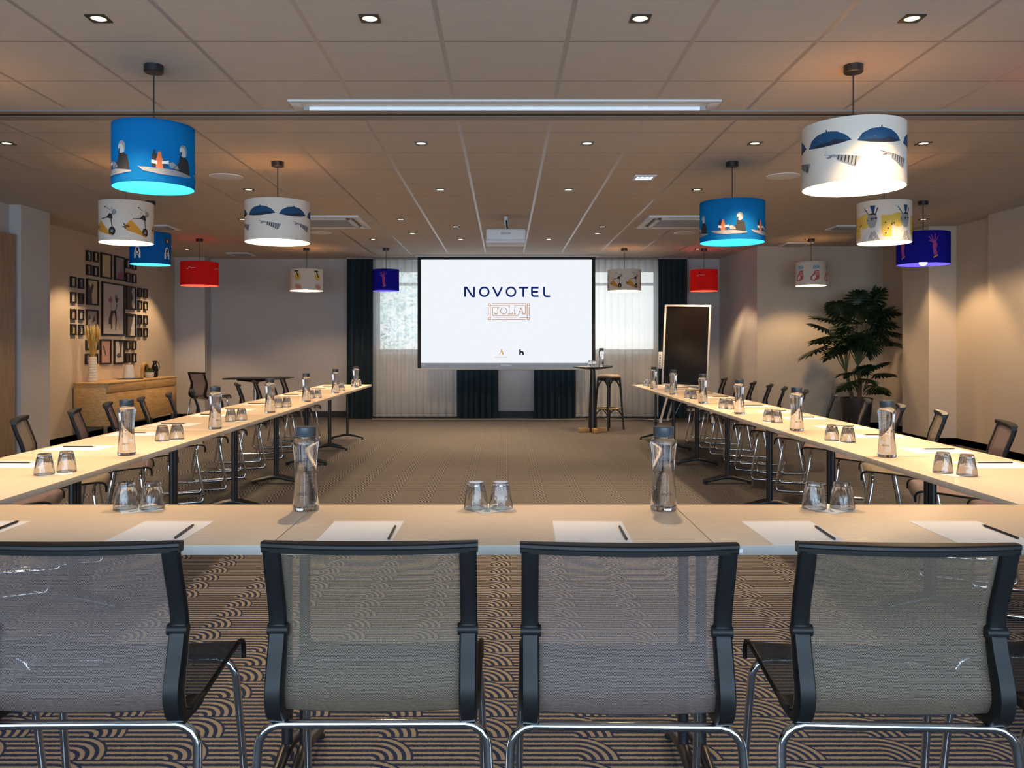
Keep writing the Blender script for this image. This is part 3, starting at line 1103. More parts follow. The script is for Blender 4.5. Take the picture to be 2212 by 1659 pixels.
def pendant(x, y, dia, colour, pr, turn, label, bulb_low=False, ztop=PEND_TOP, zbot=PEND_BOT, rep=None):
    e = thing('drum_pendant', label, 'pendant lamp', (x, y, CEIL), 0, 'printed drum pendants')
    MB().lathe([(0.0, -0.042), (0.048, -0.042), (0.052, -0.038), (0.052, 0.0)], 28).build('canopy', M['black_metal'], e)
    MB().tube([(0, 0, -0.04), (0, 0, ztop - CEIL - 0.03)], 0.0042, 8).build('cord', M['black_metal'], e)
    rad = dia / 2
    zt, zb = ztop - CEIL, zbot - CEIL
    n = 72
    polys, rep0, _dz = PR[pr]
    rep = rep or rep0
    psx, psz, pdz = PSC[pr]
    names = []
    for nm, _ in polys:
        if nm not in names:
            names.append(nm)
    b = MB()
    vs = []
    for (rr, z) in ((rad, zb), (rad, zt), (rad - 0.003, zt), (rad - 0.003, zb)):
        vs += [(rr * math.cos(2 * PI * k / n), rr * math.sin(2 * PI * k / n), z) for k in range(n)]
    fs = []
    for i in range(4):
        j = (i + 1) % 4
        for k in range(n):
            l = (k + 1) % n
            fs.append((i * n + k, i * n + l, j * n + l, j * n + k))
    b.add(vs, fs, 0)
    zc = (zt + zb) / 2
    sc = 1.0
    for k in range(rep):
        for lay, (nm, poly) in enumerate(polys):
            wrap_poly(b, [(p[0] * psx, p[1] * psz) for p in poly], rad + 0.0008 + 0.00025 * lay, R(turn) + 2 * PI * k / rep, zc + pdz, 1 + names.index(nm))
    b.build('lamp_shade', [SH[colour]] + [M[nm] for nm in names], e, angle=60)
    d = MB()
    d.lathe([(0.019, zt - 0.014), (rad - 0.005, zt - 0.014), (rad - 0.005, zt - 0.012), (0.019, zt - 0.012)], 48)
    d.build('top_diffuser', TOPM[colour], e, angle=30)
    # bulb holder, cross wires and bulb
    h = MB()
    h.tube([(0, 0, zt + 0.0), (0, 0, zt - 0.09)], 0.018, 12)
    for k in range(3):
        a = 2 * PI * k / 3 + 0.4
        h.tube([(0, 0, zt - 0.006), ((rad - 0.004) * math.cos(a), (rad - 0.004) * math.sin(a), zt - 0.006)], 0.0022, 6)
    h.build('bulb_holder', M['black_metal'], e)
    zl = zt - 0.185 if not bulb_low else zb + 0.035
    MB().lathe([(0.0, zl - 0.045), (0.026, zl - 0.036), (0.040, zl - 0.012), (0.040, zl + 0.008), (0.026, zl + 0.032), (0.014, zl + 0.044), (0.0, zl + 0.045)], 10).build('bulb', M['bulb'], e)
    return e


pendant(-1.937, 4.60, 0.427, 'blue', 'bottles', -51, 'bright blue drum pendant with bottles and a seated man, nearest on the left', rep=4)
pendant(1.925, 4.60, 0.537, 'white', 'umbrella', -82, 'largest white drum pendant with two blue umbrellas, nearest on the right')
pendant(-1.912, 7.02, 0.535, 'white', 'umbrella', -46, 'white drum pendant with blue umbrellas, left of the middle ceiling')
pendant(1.92, 7.03, 0.535, 'blue', 'bottles', -114, 'bright blue drum pendant on the right, with bottles and table prints')
pendant(-3.20, 7.05, 0.43, 'white', 'scooter', -49, 'white drum pendant with scooter and orange cone prints, below the nearest blue one', rep=5)
pendant(-3.80, 8.94, 0.415, 'royal', 'record', -15, 'darker blue drum pendant with jacket prints, in front of the picture wall', rep=4)
pendant(-4.43, 12.10, 0.53, 'red', 'runner', -92, 'red drum pendant on the left, above the side cabinet')
pendant(-3.15, 13.25, 0.52, 'white', 'sunshade', -36, 'white drum pendant with yellow circles, left of the dark curtain')
pendant(-1.885, 13.25, 0.413, 'violet', 'hand', -92, 'small deep blue drum pendant in front of the left window')
pendant(1.91, 13.30, 0.53, 'white', 'scooter', -74, 'white drum pendant with scooter prints, in front of the bright right window')
pendant(3.18, 13.30, 0.435, 'red', 'runner', -111, 'red drum pendant on the right, above the tilted display')
pendant(4.45, 12.10, 0.43, 'white', 'sneaker', -92, 'white drum pendant with red sneaker prints, left of the tall plant', rep=6)
pendant(3.21, 7.05, 0.43, 'white', 'musician', -139, 'white drum pendant with yellow musician collage, half before the violet-blue one')
pendant(4.49, 8.94, 0.525, 'violet', 'hand', -92, 'large violet-blue drum pendant with pink hands, far right', bulb_low=True, rep=5)
pendant(-3.20, 4.60, 0.53, 'white', 'sneaker', -60, 'white drum pendant just outside the left edge, warming the ceiling there')
pendant(3.20, 4.60, 0.43, 'red', 'runner', -92, 'red drum pendant just outside the right edge, tinting the ceiling red')


# --- air units, speakers, projector, strip light ---------------------
def cassette(x0, x1, y0, y1, label, flap=True):
    e = thing('air_cassette', label, 'air conditioner', ((x0 + x1) / 2, (y0 + y1) / 2, CEIL), 0, 'white ceiling air units')
    hx, hy = (x1 - x0) / 2, (y1 - y0) / 2
    b = MB()
    w = 0.075 if hx > 0.3 else 0.04
    z = -0.028 if hx > 0.3 else -0.02
    zi = z - 0.008
    for (a, c0, d, g) in ((-hx, -hy, hx, -hy + w), (-hx, hy - w, hx, hy), (-hx, -hy + w, -hx + w, hy - w), (hx - w, -hy + w, hx, hy - w)):
        b.box((a, c0, z), (d, g, 0), bev=0.004)
    b.build('frame', M['white_plastic'], e)
    s = w + 0.05
    b = MB().box((-hx + w, -hy + w, -0.004), (hx - w, hy - w, 0))
    b.build('slot_backing', M['grille'], e, smooth=False)
    b = MB()
    for (a, c0, d, g) in ((-hx + s, -hy + s, hx - s, -hy + s + 0.05), (-hx + s, hy - s - 0.05, hx - s, hy - s), (-hx + s, -hy + s, -hx + s + 0.05, hy - s), (hx - s - 0.05, -hy + s, hx - s, hy - s)):
        if hx > 0.3:
            b.box((a, c0, zi), (d, g, -0.004), bev=0.003)
    if hx > 0.3:
        b.build('inner_frame', M['white_plastic'], e)
    q = s + 0.05 if hx > 0.3 else w + 0.02
    b = MB()
    n = 14 if hx > 0.3 else 8
    for k in range(n):
        yy = -hy + q + (2 * hy - 2 * q) * (k + 0.1) / n
        b.box((-hx + q, yy, zi + 0.002), (hx - q, yy + (2 * hy - 2 * q) / n * 0.62, -0.006))
    b.build('intake_grille', M['grey_plastic'], e, smooth=False)
    return e


cassette(-2.68, -1.735, 9.88, 10.86, 'large white ceiling air unit behind the left umbrella pendant')
cassette(1.715, 2.66, 9.88, 10.86, 'large white ceiling air unit beside the right blue pendant')
cassette(-4.73, -4.31, 10.66, 11.10, 'small white ceiling vent behind the white scooter pendant on the left')
cassette(-4.64, -4.26, 13.85, 14.3, 'small white ceiling vent above the dark side table, far left')
cassette(4.22, 4.62, 12.45, 12.9, 'small white ceiling vent above the white sneaker pendant')
cassette(4.26, 4.70, 10.68, 11.1, 'small white ceiling vent left of the musician pendant')


def speaker(x, y, label):
    e = thing('ceiling_speaker', label, 'speaker', (x, y, CEIL), 0, 'round white ceiling speakers')
    MB().lathe([(0.0, -0.006), (0.135, -0.008), (0.147, -0.006), (0.150, 0.0)], 40).build('grille_cover', M['white_plastic'], e)
    MB().lathe([(0.0, -0.0085), (0.005, -0.0085), (0.005, -0.006)], 10).build('centre_screw', M['grey_plastic'], e)


speaker(-2.55, 7.63, 'round white ceiling speaker left, near the left umbrella pendant')
speaker(2.54, 7.60, 'round white ceiling speaker right, between blue and white pendants')
speaker(-2.52, 11.44, 'faint round ceiling speaker behind the left large air unit')
speaker(2.47, 11.44, 'faint round ceiling speaker behind the right large air unit')

e = thing('emergency_light', 'small square lit emergency light in white frame on the ceiling', 'emergency light', (1.28, 7.65, CEIL))
b = MB()
for (a, c0, d, g) in ((-.10, -.10, .10, -.075), (-.10, .075, .10, .10), (-.10, -.075, -.075, .075), (.075, -.075, .10, .075)):
    b.box((a, c0, -0.014), (d, g, 0), bev=0.003)
b.build('frame', M['white_plastic'], e)
b = MB().box((-.075, -.075, -0.008), (.075, .075, -0.004), 0)
for (px_, py_) in ((-.045, -.04), (0, -.04), (.045, -.04), (-.045, .02), (0, .03), (.045, .04)):
    b.box((px_ - .012, py_ - .006, -0.0092), (px_ + .012, py_ + .006, -0.008), 1)
b.build('lens', [M['exit_led'], M['grey_plastic']], e, smooth=False)

e = thing('strip_light', 'long white recessed strip light with a fluorescent tube beside the ceiling rail', 'ceiling light', (0, 5.335, CEIL))
b = MB()
b.box((-1.365, -0.10, -0.012), (1.365, -0.06, 0), bev=0.002)
b.box((-1.365, 0.085, -0.012), (1.365, 0.105, 0), bev=0.002)
b.box((-1.365, -0.06, -0.012), (-1.30, 0.085, 0), bev=0.002)
b.box((1.30, -0.06, -0.012), (1.365, 0.085, 0), bev=0.002)
b.build('housing', M['white_paint'], e)
MB().box((-1.30, -0.06, -0.004), (1.30, 0.085, 0)).build('reflector', M['white_paint'], e, smooth=False)
MB().tube([(-1.26, 0.05, -0.016), (1.26, 0.05, -0.016)], 0.013, 14).build('fluorescent_tube', M['tube'], e)
MB().box((-1.295, 0.035, -0.03), (-1.262, 0.065, -0.004)).box((1.262, 0.035, -0.03), (1.295, 0.065, -0.004)).build('tube_holder', M['grey_plastic'], e, smooth=False)

PJ = thing('projector', 'white projector hanging from the ceiling before the screen', 'projector', (0.015, 9.95, CEIL))
b = MB().box((-0.237, -0.10, -0.335), (0.237, 0.22, -0.165), bev=0.022, seg=3)
b.build('body', M['white_plastic'], PJ)
MB().box((-0.240, -0.107, -0.338), (0.240, 0.225, -0.290), bev=0.014, seg=3).build('lower_shell', M['white_paint'], PJ)
MB().tube([(0, 0.06, 0), (0, 0.06, -0.10)], 0.026, 16).tube([(0, 0.06, -0.09), (0, 0.06, -0.17)], 0.016, 12).box((-0.16, 0.0, -0.17), (0.16, 0.12, -0.150), bev=0.004).build('ceiling_mount', M['white_paint'], PJ)
MB().tube([(0.004, 0.03, -0.05), (0.01, 0.0, -0.09), (0.012, -0.01, -0.13), (0.03, 0.02, -0.168)], 0.008, 8).build('cable', M['black_plastic'], PJ)
b = MB()
add_text(b, 'EPSON', 0.036, 0.0, -0.222, -0.1015, 0, 1.05, True)
b.build('name_lettering', M['grey_plastic'], PJ, smooth=False)


# ------------------------------------------------------------------ tables
def table(cx, cy, length, depth, rz, label, group, sticker=False):
    """length along local x; twin T-legs near both ends"""
    e = thing('conference_table', label, 'table', (cx, cy, 0), rz, group)
    b = MB()
    hl, hd = length / 2 - 0.0012, depth / 2
    b.box((-hl, -hd, TAB - 0.026), (hl, hd, TAB), bev=0.0015, mat=0)
    o = b.build('tabletop', [M['laminate'], M['edge']], e)
    for p in o.data.polygons:
        if abs(p.normal.z) < 0.3:
            p.material_index = 1
    MB().box((-hl + 0.09, -0.05, TAB - 0.045), (hl - 0.09, 0.05, TAB - 0.026)).build('under_rail', M['black_metal'], e, smooth=False)
    for s in (-1, 1):
        x = s * (hl - 0.026)
        lg = MB()
        lg.tube([(x, 0, 0.06), (x, 0, TAB - 0.027)], 0.0165, 16)
        lg.box((x - 0.03 if s > 0 else x - 0.02, -0.13, TAB - 0.034), (x + 0.02 if s > 0 else x + 0.03, 0.13, TAB - 0.026))
        l_ = lg.build('leg', M['black_metal'], e)
        ft = MB()
        for t_ in (-1, 1):
            ft.tube([(x, 0, 0.068), (x, t_ * 0.04, 0.066), (x, t_ * 0.215, 0.026)], [0.019, 0.019, 0.014], 10)
            ft.lathe([(0.0, 0), (0.016, 0.0), (0.016, 0.014), (0.0, 0.02)], 12, c=(x, t_ * 0.205, 0))
        ft.build('leg_foot', M['black_metal'], l_)
    if sticker:
        MB().box((-0.549, -hd - 0.0010, TAB - 0.020), (-0.529, -hd - 0.0001, TAB - 0.009)).build('sticker', M['paper'], e, smooth=False)
    return e


FY0, FY1 = 2.237, 2.812
FTY = (FY0 + FY1) / 2
for k, (lab) in enumerate(('front row table at the left edge of the picture', 'middle table of the front row, between the two nearest bottles', 'front row table at the right edge of the picture')):
    table(-0.6315 - 0.6 + 1.1995 * k, FTY, 1.1995, FY1 - FY0, 0, 'beige ' + lab, 'beige conference tables', sticker=(k == 2))


def LXc(Y):
    return -2.075 - 0.0085 * (Y - 2.81)


RXc = 2.065
SL = 1.228
for k in range(7):
    yc = 2.816 + SL * (k + 0.5)
    lab = {0: 'beige table adjoining the front row', 6: 'beige table at the screen end'}.get(k, 'beige table, %s from the front row,' % ORD[k + 1])
    table(LXc(yc), yc, SL, 0.65, PI / 2 + 0.0085, lab + ' in the left side row', 'beige conference tables')
    table(RXc, yc, SL, 0.65, PI / 2, lab + ' in the right side row', 'beige conference tables')


# ------------------------------------------------------------------ chairs
CH_PROF = [(0.000, 0.838), (0.020, 0.775), (0.042, 0.715), (0.056, 0.655), (0.052, 0.600), (0.040, 0.550), (0.030, 0.512), (0.032, 0.482), (0.048, 0.460), (0.080, 0.449), (0.13, 0.448), (0.21, 0.455), (0.30, 0.464), (0.39, 0.472), (0.435, 0.474), (0.462, 0.466), (0.474, 0.446), (0.474, 0.415)]


def smooth_path(p, n=4):
    out = []
    for i in range(len(p) - 1):
        p0 = Vector(p[max(0, i - 1)])
        p1, p2 = Vector(p[i]), Vector(p[i + 1])
        p3 = Vector(p[min(len(p) - 1, i + 2)])
        for k in range(n):
            t_ = k / n
            out.append(0.5 * ((2 * p1) + (p2 - p0) * t_ + (2 * p0 - 5 * p1 + 4 * p2 - p3) * t_ ** 2 + (3 * p1 - p0 - 3 * p2 + p3) * t_ ** 3))
    out.append(Vector(p[-1]))
    return out


def rail(b, path, x0, x1, th):
    """sweep a rectangle x0..x1 by thickness th along a (y, z) path; thickness is laid to the back / underside"""
    n = len(path)
    q = []
    for i in range(n):
        t_ = (path[min(n - 1, i + 1)] - path[max(0, i - 1)]).normalized()
        nn = Vector((t_.y, -t_.x))       # towards the sitter
        a = path[i]
        tt = th[i] if isinstance(th, list) else th
        back = a - nn * (-tt)
        q.append((a, back))
    vs, fs = [], []
    bx = 0.004
    for (a, k) in q:
        d = (k - a)
        vs += [(x0, *(a + d * .15)), (x0 + bx, *a), (x1 - bx, *a), (x1, *(a + d * .15)), (x1, *(a + d * .8)), (x1 - bx, *k), (x0 + bx, *k), (x0, *(a + d * .8))]
    for i in range(n - 1):
        for j in range(8):
            l = (j + 1) % 8
            fs.append((i * 8 + j, i * 8 + l, (i + 1) * 8 + l, (i + 1) * 8 + j))
    fs.append(tuple(range(8))[::-1])
    fs.append(tuple((n - 1) * 8 + j for j in range(8)))
    b.add([(v[0], v[1], v[2]) for v in vs], fs)


HW = 0.236


def chair_meshes(net):
    path = smooth_path(CH_PROF, 4)
    i_back = 8 * 4
    parts = []
    arcl = [0.0]
    for a, c_ in zip(path[:-1], path[1:]):
        arcl.append(arcl[-1] + (c_ - a).length)

    def surf(u, v):
        # v = arc length, u = x
        i = 0
        while i < len(arcl) - 2 and arcl[i + 1] < v:
            i += 1
        f = (v - arcl[i]) / max(1e-6, arcl[i + 1] - arcl[i])
        p = path[i].lerp(path[i + 1], min(1, max(0, f)))
        s = 1 - (u / HW) ** 2
        bow = 0.010 * max(0, 1 - v / 0.30) + 0.010
        if v < 0.36:
            return (u, p.x - bow * s, p.y)
        w = min(1, (v - 0.36) / 0.1)
        return (u, p.x - bow * s * (1 - w), p.y - 0.016 * s * w * min(1, (arcl[-1] - v) / 0.12))
    us = [HW * (-1 + i / 7) for i in range(15)]
    split = arcl[i_back]
    b = MB().sheet(surf, us, [split * i / 20 for i in range(21)])
    parts.append(('backrest', b.mesh('backrest', net, angle=180)))
    b = MB().sheet(surf, us, [split + (arcl[-1] - split) * i / 24 for i in range(25)])
    parts.append(('seat', b.mesh('seat', M['net_seat'] if net in (M['net_mauve'], M['net_taupe']) else net, angle=180)))
    for s in (-1, 1):
        b = MB()
        rail(b, path[:i_back - 18], s * HW - 0.0 - (0.038 if s > 0 else 0), s * HW + (0.038 if s < 0 else 0), 0.020)
        th = [0.022 + 0.016 * math.sin(PI * min(1, max(0, k / 24))) for k in range(len(path[i_back - 20:i_back + 10]))]
        rail(b, path[i_back - 20:i_back + 10], s * HW - (0.040 if s > 0 else 0), s * HW + (0.040 if s < 0 else 0), th)
        parts.append(('side_rail', b.mesh('side_rail', M['black_plastic'], angle=50)))
        b = MB()
        yk, zk = path[i_back - 19]
        b.tube([(s * HW - s * 0.044, yk - 0.014, zk), (s * HW + s * 0.002, yk - 0.014, zk)], 0.0135, 14)
        parts.append(('hinge', b.mesh('hinge', M['black_plastic'])))
    b = MB()
    # dished top bar: nearly straight along the net, bowed at the back
    n = 22
    loops = []
    for i in range(n + 1):
        x = (HW + 0.003) * (-1 + 2 * i / n)
        q = 1 - (x / (HW + 0.003)) ** 2
        fr, bk = 0.010 - 0.012 * q, -0.018 - 0.028 * q
        loops.append([(x, fr, 0.828), (x, fr + 0.002, 0.846), (x, fr - 0.001, 0.851), (x, bk + 0.004, 0.852), (x, bk, 0.849), (x, bk - 0.001, 0.843), (x, bk + 0.003, 0.8395), (x, bk + 0.004, 0.829)])
    vs = [p for lp in loops for p in lp]
    fs = [(k * 8 + a, k * 8 + (a + 1) % 8, (k + 1) * 8 + (a + 1) % 8, (k + 1) * 8 + a) for k in range(n) for a in range(8)]
    fs += [tuple(range(8))[::-1], tuple(n * 8 + a for a in range(8))]
    b.add(vs, fs)
    parts.append(('top_bar', b.mesh('top_bar', M['black_plastic'], angle=35)))
    # chrome sled frame
    r = 0.0105
    zc = 0.425
    xr, xb = 0.262, 0.272
    bar_ = [(-xr + 0.05, 0.045, zc), (xr - 0.05, 0.045, zc)]
    b = MB().tube(bar_, r, 12)
    parts.append(('rear_crossbar', b.mesh('rear_crossbar', M['chrome'])))
    for s in (-1, 1):
        pts = [(s * (xr - 0.052), 0.045, zc)] + [(s * (xr - 0.052 + 0.05 * math.sin(a)), 0.045 - 0.004 * math.sin(a), zc - 0.05 * (1 - math.cos(a))) for a in (0.4, 0.8, 1.2, 1.5)]
        pts += [(s * (xr + 0.004), 0.02, 0.25), (s * xb, -0.012, 0.06), (s * xb, -0.010, 0.028), (s * xb, 0.006, 0.013)]
        b = MB().tube(pts, r, 12)
        parts.append(('leg', b.mesh('leg', M['chrome'])))
        xf = 0.236
        pts = [(s * (xf - 0.052), 0.405, zc + 0.012)] + [(s * (xf - 0.052 + 0.05 * math.sin(a)), 0.405 + 0.004 * math.sin(a), zc + 0.012 - 0.05 * (1 - math.cos(a))) for a in (0.4, 0.8, 1.2, 1.5)]
        pts += [(s * (xf + 0.004), 0.43, 0.25), (s * (xf + 0.008), 0.462, 0.06), (s * (xf + 0.008), 0.460, 0.028), (s * (xf + 0.008), 0.444, 0.013)]
        b = MB().tube(pts, r, 12)
        parts.append(('leg', b.mesh('leg', M['chrome'])))
        b = MB().tube([(s * xb, 0.006, 0.0125), (s * xb * 0.97, 0.12, 0.0115), (s * (xf + 0.010), 0.34, 0.0115), (s * (xf + 0.008), 0.444, 0.0125)], r, 12)
        parts.append(('runner', b.mesh('runner', M['chrome'])))
    b = MB().tube([(-0.19, 0.405, zc + 0.012), (0.19, 0.405, zc + 0.012)], r, 12)
    parts.append(('front_crossbar', b.mesh('front_crossbar', M['chrome'])))
    # seat edge welt
    for s in (-1, 1):
        w = [(s * HW, p.x, p.y) for p in path[i_back + 4:]]
        b = MB().tube(w, 0.0065, 8)
        parts.append(('seat_welt', b.mesh('seat_welt', M['black_plastic'])))
    return parts


CHM = {k: chair_meshes(M[k]) for k in ('net_mauve', 'net_taupe', 'net_plum', 'net_brown')}


def chair(x, y, rz, kind, label, group=None):
    e = thing('mesh_chair', label, 'chair', (x, y, 0), rz, group)
    for nm, me in CHM[kind]:
        o = bpy.data.objects.new(nm, me)
        COL.objects.link(o)
        o.parent = e
    return e


def chair_at_px(px, py, rz):
    pass


g = 'mesh chairs at the front row'
chair(-0.955, 1.845, R(1.0), 'net_mauve', 'grey-mauve mesh chair cut by the left edge, first chair of the front row', g)
chair(-0.298, 1.850, R(0.3), 'net_taupe', 'grey-taupe mesh chair left of centre in the front row', g)
chair(0.273, 1.835, R(-1.2), 'net_mauve', 'grey-mauve mesh chair right of centre in the front row', g)
chair(0.885, 1.835, R(-2.4), 'net_taupe', 'grey mesh chair with a wide back, right end of the front row', g)
chair(1.45, 1.86, R(-2), 'net_mauve', 'mesh chair almost wholly beyond the right edge of the front row', g)
chair(-1.52, 1.86, R(1), 'net_mauve', 'mesh chair beyond the left edge of the front row, only a leg showing', g)
LY = [3.74, 4.36, 4.98, 5.60, 6.22, 6.84, 7.46, 8.09, 8.76, 9.48, 10.12, 10.75, 11.38]
LXK = [2.86, 2.87, 2.89, 2.88, 2.95, 2.97, 2.99, 3.02, 3.02, 3.03, 3.02, 3.01, 3.03]
LK = ['net_brown', 'net_plum', 'net_brown', 'net_plum', 'net_plum', 'net_brown', 'net_brown', 'net_plum', 'net_plum', 'net_plum', 'net_brown', 'net_plum', 'net_plum']
rnd = random.Random(7)
for i, y in enumerate(LY):
    nm = {'net_brown': 'brown', 'net_plum': 'plum'}[LK[i]]
    chair(-LXK[i], y, -PI / 2 + R(22 + rnd.uniform(-.6, .6)), LK[i], '%s mesh chair, %s from the front along the left side row' % (nm, ORD[i + 1]), 'mesh chairs along the left row')
RY = [3.38, 4.02, 4.68, 5.42, 6.04, 6.67, 7.37, 7.99, 8.61, 9.23, 9.85, 10.47, 11.09]
RXK = [2.80, 2.81, 2.81, 2.83, 2.86, 2.89, 2.90, 2.87, 2.88, 2.93, 2.93, 2.95, 2.92]
RK = ['net_plum', 'net_plum', 'net_plum', 'net_brown', 'net_plum', 'net_plum', 'net_plum', 'net_brown', 'net_plum', 'net_plum', 'net_brown', 'net_plum', 'net_plum']
for i, y in enumerate(RY):
    nm = {'net_brown': 'brown', 'net_plum': 'plum'}[RK[i]]
    chair(RXK[i], y, PI / 2 - R(21.5 + rnd.uniform(-.6, .6)), RK[i], '%s mesh chair, %s from the front along the right side row' % (nm, ORD[i + 1]), 'mesh chairs along the right row')
chair(-4.97, 13.45, R(-38), 'net_plum', 'dark plum mesh chair turned to the black side table in the far left corner', None)


# ------------------------------------------------------------------ table ware
def bottle_proto():
    e = thing('water_bottle', '', 'bottle')
    prof = [(0.0, 0.004), (0.030, 0.002), (0.038, 0.0), (0.0415, 0.004), (0.0425, 0.014), (0.0415, 0.030), (0.0385, 0.060), (0.0358, 0.092), (0.0345, 0.125), (0.0352, 0.150), (0.0378, 0.180), (0.0405, 0.205), (0.0418, 0.220), (0.0412, 0.226), (0.038, 0.231), (0.033, 0.233), (0.0315, 0.236), (0.0315, 0.241), (0.0, 0.241)]
    MB().lathe(prof, 40).build('bottle_body', M['water'], e, angle=60)
    MB().lathe([(0.0, 0.2412), (0.0325, 0.2412), (0.0335, 0.243), (0.0335, 0.270), (0.032, 0.2725), (0.0, 0.2725)], 36).build('cap', M['cap'], e, angle=30)
    b = MB()

    def wrapr(vs, r, z0, a0):
        return [(r * math.cos(a0 + v.x / r), r * math.sin(a0 + v.x / r), z0 + v.y) for v in vs]
    vs, fs = text_polys('BRITA', 0.0125)
    b.add(wrapr(vs, 0.0397, 0.058, -PI / 2), fs, 0)
    b.build('brand_print', M['ink'], e, smooth=False)
    b = MB()
    vs, fs = text_polys('JOLIA', 0.013)
    b.add(wrapr(vs, 0.0386, 0.180, -PI / 2), fs, 0)
    for (zz, hh) in ((0.1905, 0.0008), (0.1700, 0.0008)):
        n = 16
        for k in range(n):
            a0, a1 = -PI / 2 - 0.62 + 1.24 * k / n, -PI / 2 - 0.62 + 1.24 * (k + 1) / n
            rr = 0.0395 if zz > .18 else 0.0378
            b.face([(rr * math.cos(a0), rr * math.sin(a0), zz), (rr * math.cos(a1), rr * math.sin(a1), zz), (rr * math.cos(a1), rr * math.sin(a1), zz + hh), (rr * math.cos(a0), rr * math.sin(a0), zz + hh)])
    b.build('etched_logo', M['etch'], e, smooth=False)
    return e


def glass_proto():
    def rf(r, z, a):
        n = 10
        w = min(1.0, max(0.0, (z - 0.024) / 0.008))
        ph = (a % (2 * PI / n)) - PI / n
        fac = math.cos(PI / n) / math.cos(ph)
        return r * (1 - w + w * fac * 1.01)
    outer = [(0.0385, 0.0), (0.0392, 0.003), (0.0390, 0.012), (0.0375, 0.024), (0.0368, 0.032), (0.0345, 0.048), (0.0310, 0.065), (0.0278, 0.079), (0.0265, 0.084), (0.0250, 0.0862)]
    n = 40
    b = MB()
    vs, fs = [], []
    rows = outer + [(0.0001, 0.0862)]
    inner = [(0.0001, 0.0740), (0.0205, 0.0740), (0.0235, 0.071), (0.0285, 0.057), (0.0325, 0.040), (0.0350, 0.024), (0.0366, 0.008), (0.0372, 0.0012)]
    allr = [(r, z, True) for r, z in rows] + [(r, z, False) for r, z in inner]
    for (r, z, o_) in allr:
        for k in range(n):
            a = 2 * PI * k / n
            rr = rf(r, z, a) if o_ else r
            vs.append((rr * math.cos(a), rr * math.sin(a), z))
    m_ = len(allr)
    for i in range(m_):
        j = (i + 1) % m_
        if i == len(rows) - 1:
            continue
        for k in range(n):
            l = (k + 1) % n
            fs.append((i * n + k, i * n + l, j * n + l, j * n + k))
    b.add(vs, fs)
    o = b.build('drinking_glass', M['glass'], angle=14)
    return tag(o, None, 'glass')


bottle0 = None
glass0 = None
NAPM = MB().box((-0.062, -0.062, 0.0003), (0.062, 0.062, 0.0016)).mesh('napkin', M['napkin'], smooth=False)
PAPM = MB().box((-0.105, -0.1485, 0.0002), (0.105, 0.1485, 0.0010)).mesh('paper_sheet', M['paper'], smooth=False)
b = MB()
b.tube([(0, -0.0875, 0), (0, 0.070, 0)], 0.0037, 6, 0)
b.tube([(0, 0.070, 0), (0, 0.0815, 0)], [0.0037, 0.0013], 6, 1)
b.tube([(0, 0.0815, 0), (0, 0.0865, 0)], [0.0013, 0.0003], 6, 0)
PENM = b.mesh('pencil', [M['pencil'], M['pencil_wood']])


def put(name, me, loc, rz, label, cat, group):
    o = bpy.data.objects.new(name, me)
    COL.objects.link(o)
    o.location = loc
    o.rotation_euler.z = rz
    return tag(o, label, cat, group)


def bottle(x, y, label, rz=0, z=TAB, scale=1.0):
    global bottle0
    if bottle0 is None:
        bottle0 = bottle_proto()
        o = bottle0
        o.location, o.rotation_euler.z = (x, y, z), rz
        tag(o, label, None, 'water bottles on the tables')
    else:
        o = dup(bottle0, (x, y, z), rz, label, 'water bottles on the tables')
    return o


def tumbler(x, y, label, rz=0, z=TAB + 0.0017):
    global glass0
    if glass0 is None:
        glass0 = glass_proto()
        o = glass0
    else:
        o = glass0.copy()
        COL.objects.link(o)
    o.location, o.rotation_euler.z = (x, y, z), rz
    o['label'] = label
    o['group'] = 'upside-down drinking glasses'
    return o


def pair(x, y, napz, d, ang, where, near=('nearer', 'farther')):
    put('napkin', NAPM, (x, y, TAB), napz, 'white paper napkin under the pair of glasses, ' + where, 'napkin', 'white napkins under glasses')
    for s, nm in ((-1, near[0]), (1, near[1])):
        tumbler(x + s * d / 2 * math.cos(ang), y + s * d / 2 * math.sin(ang), 'upturned glass, %s of two on the napkin %s' % (nm, where), rz=napz + s)


def sheet(x, y, rz, where, pen, penrz):
    put('paper_sheet', PAPM, (x, y, TAB), rz, 'white paper sheet ' + where, 'paper', 'white paper sheets on the tables')
    put('pencil', PENM, (pen[0], pen[1], TAB + 0.0044), penrz, 'black pencil on the paper sheet ' + where, 'pencil', 'black pencils on the sheets')


def tp(px, py):
    Y = (EYE - TAB) * F / (py - CY)
    return ((px - CX) * Y / F, Y)


# front row
bottle(-0.648, 2.715, 'water bottle with slate cap, nearest left, on the front row table joint', R(-4))
bottle(0.518, 2.715, 'water bottle with slate cap, nearest right, on the front row table joint', R(4))
for (xa, xb, w) in ((257, 314, 'at the left of the front row'), (1019.5, 1074, 'at the middle of the front row'), (1757, 1818, 'at the right of the front row')):
    A, B_ = tp(xa, 1101.5), tp(xb, 1101.5)
    mx_, my_ = (A[0] + B_[0]) / 2, A[1] + 0.036
    pair(mx_ + 0.012, my_ - 0.012, R(33), (B_[0] - A[0]), 0.0, w, ('left', 'right'))
FP = [(-1.549, None, 'at the left edge of the front row'), (-0.9905, (400, 1149.5), 'before the leftmost front chair'), (-0.4125, (847.5, 1151.5), 'before the taupe chair left of centre'), (0.2475, (1345, 1152), 'before the mauve chair right of centre'), (0.827, (1780, 1152), 'before the wide right front chair'), (1.3365, (2158, 1150), 'at the right edge of the front row')]
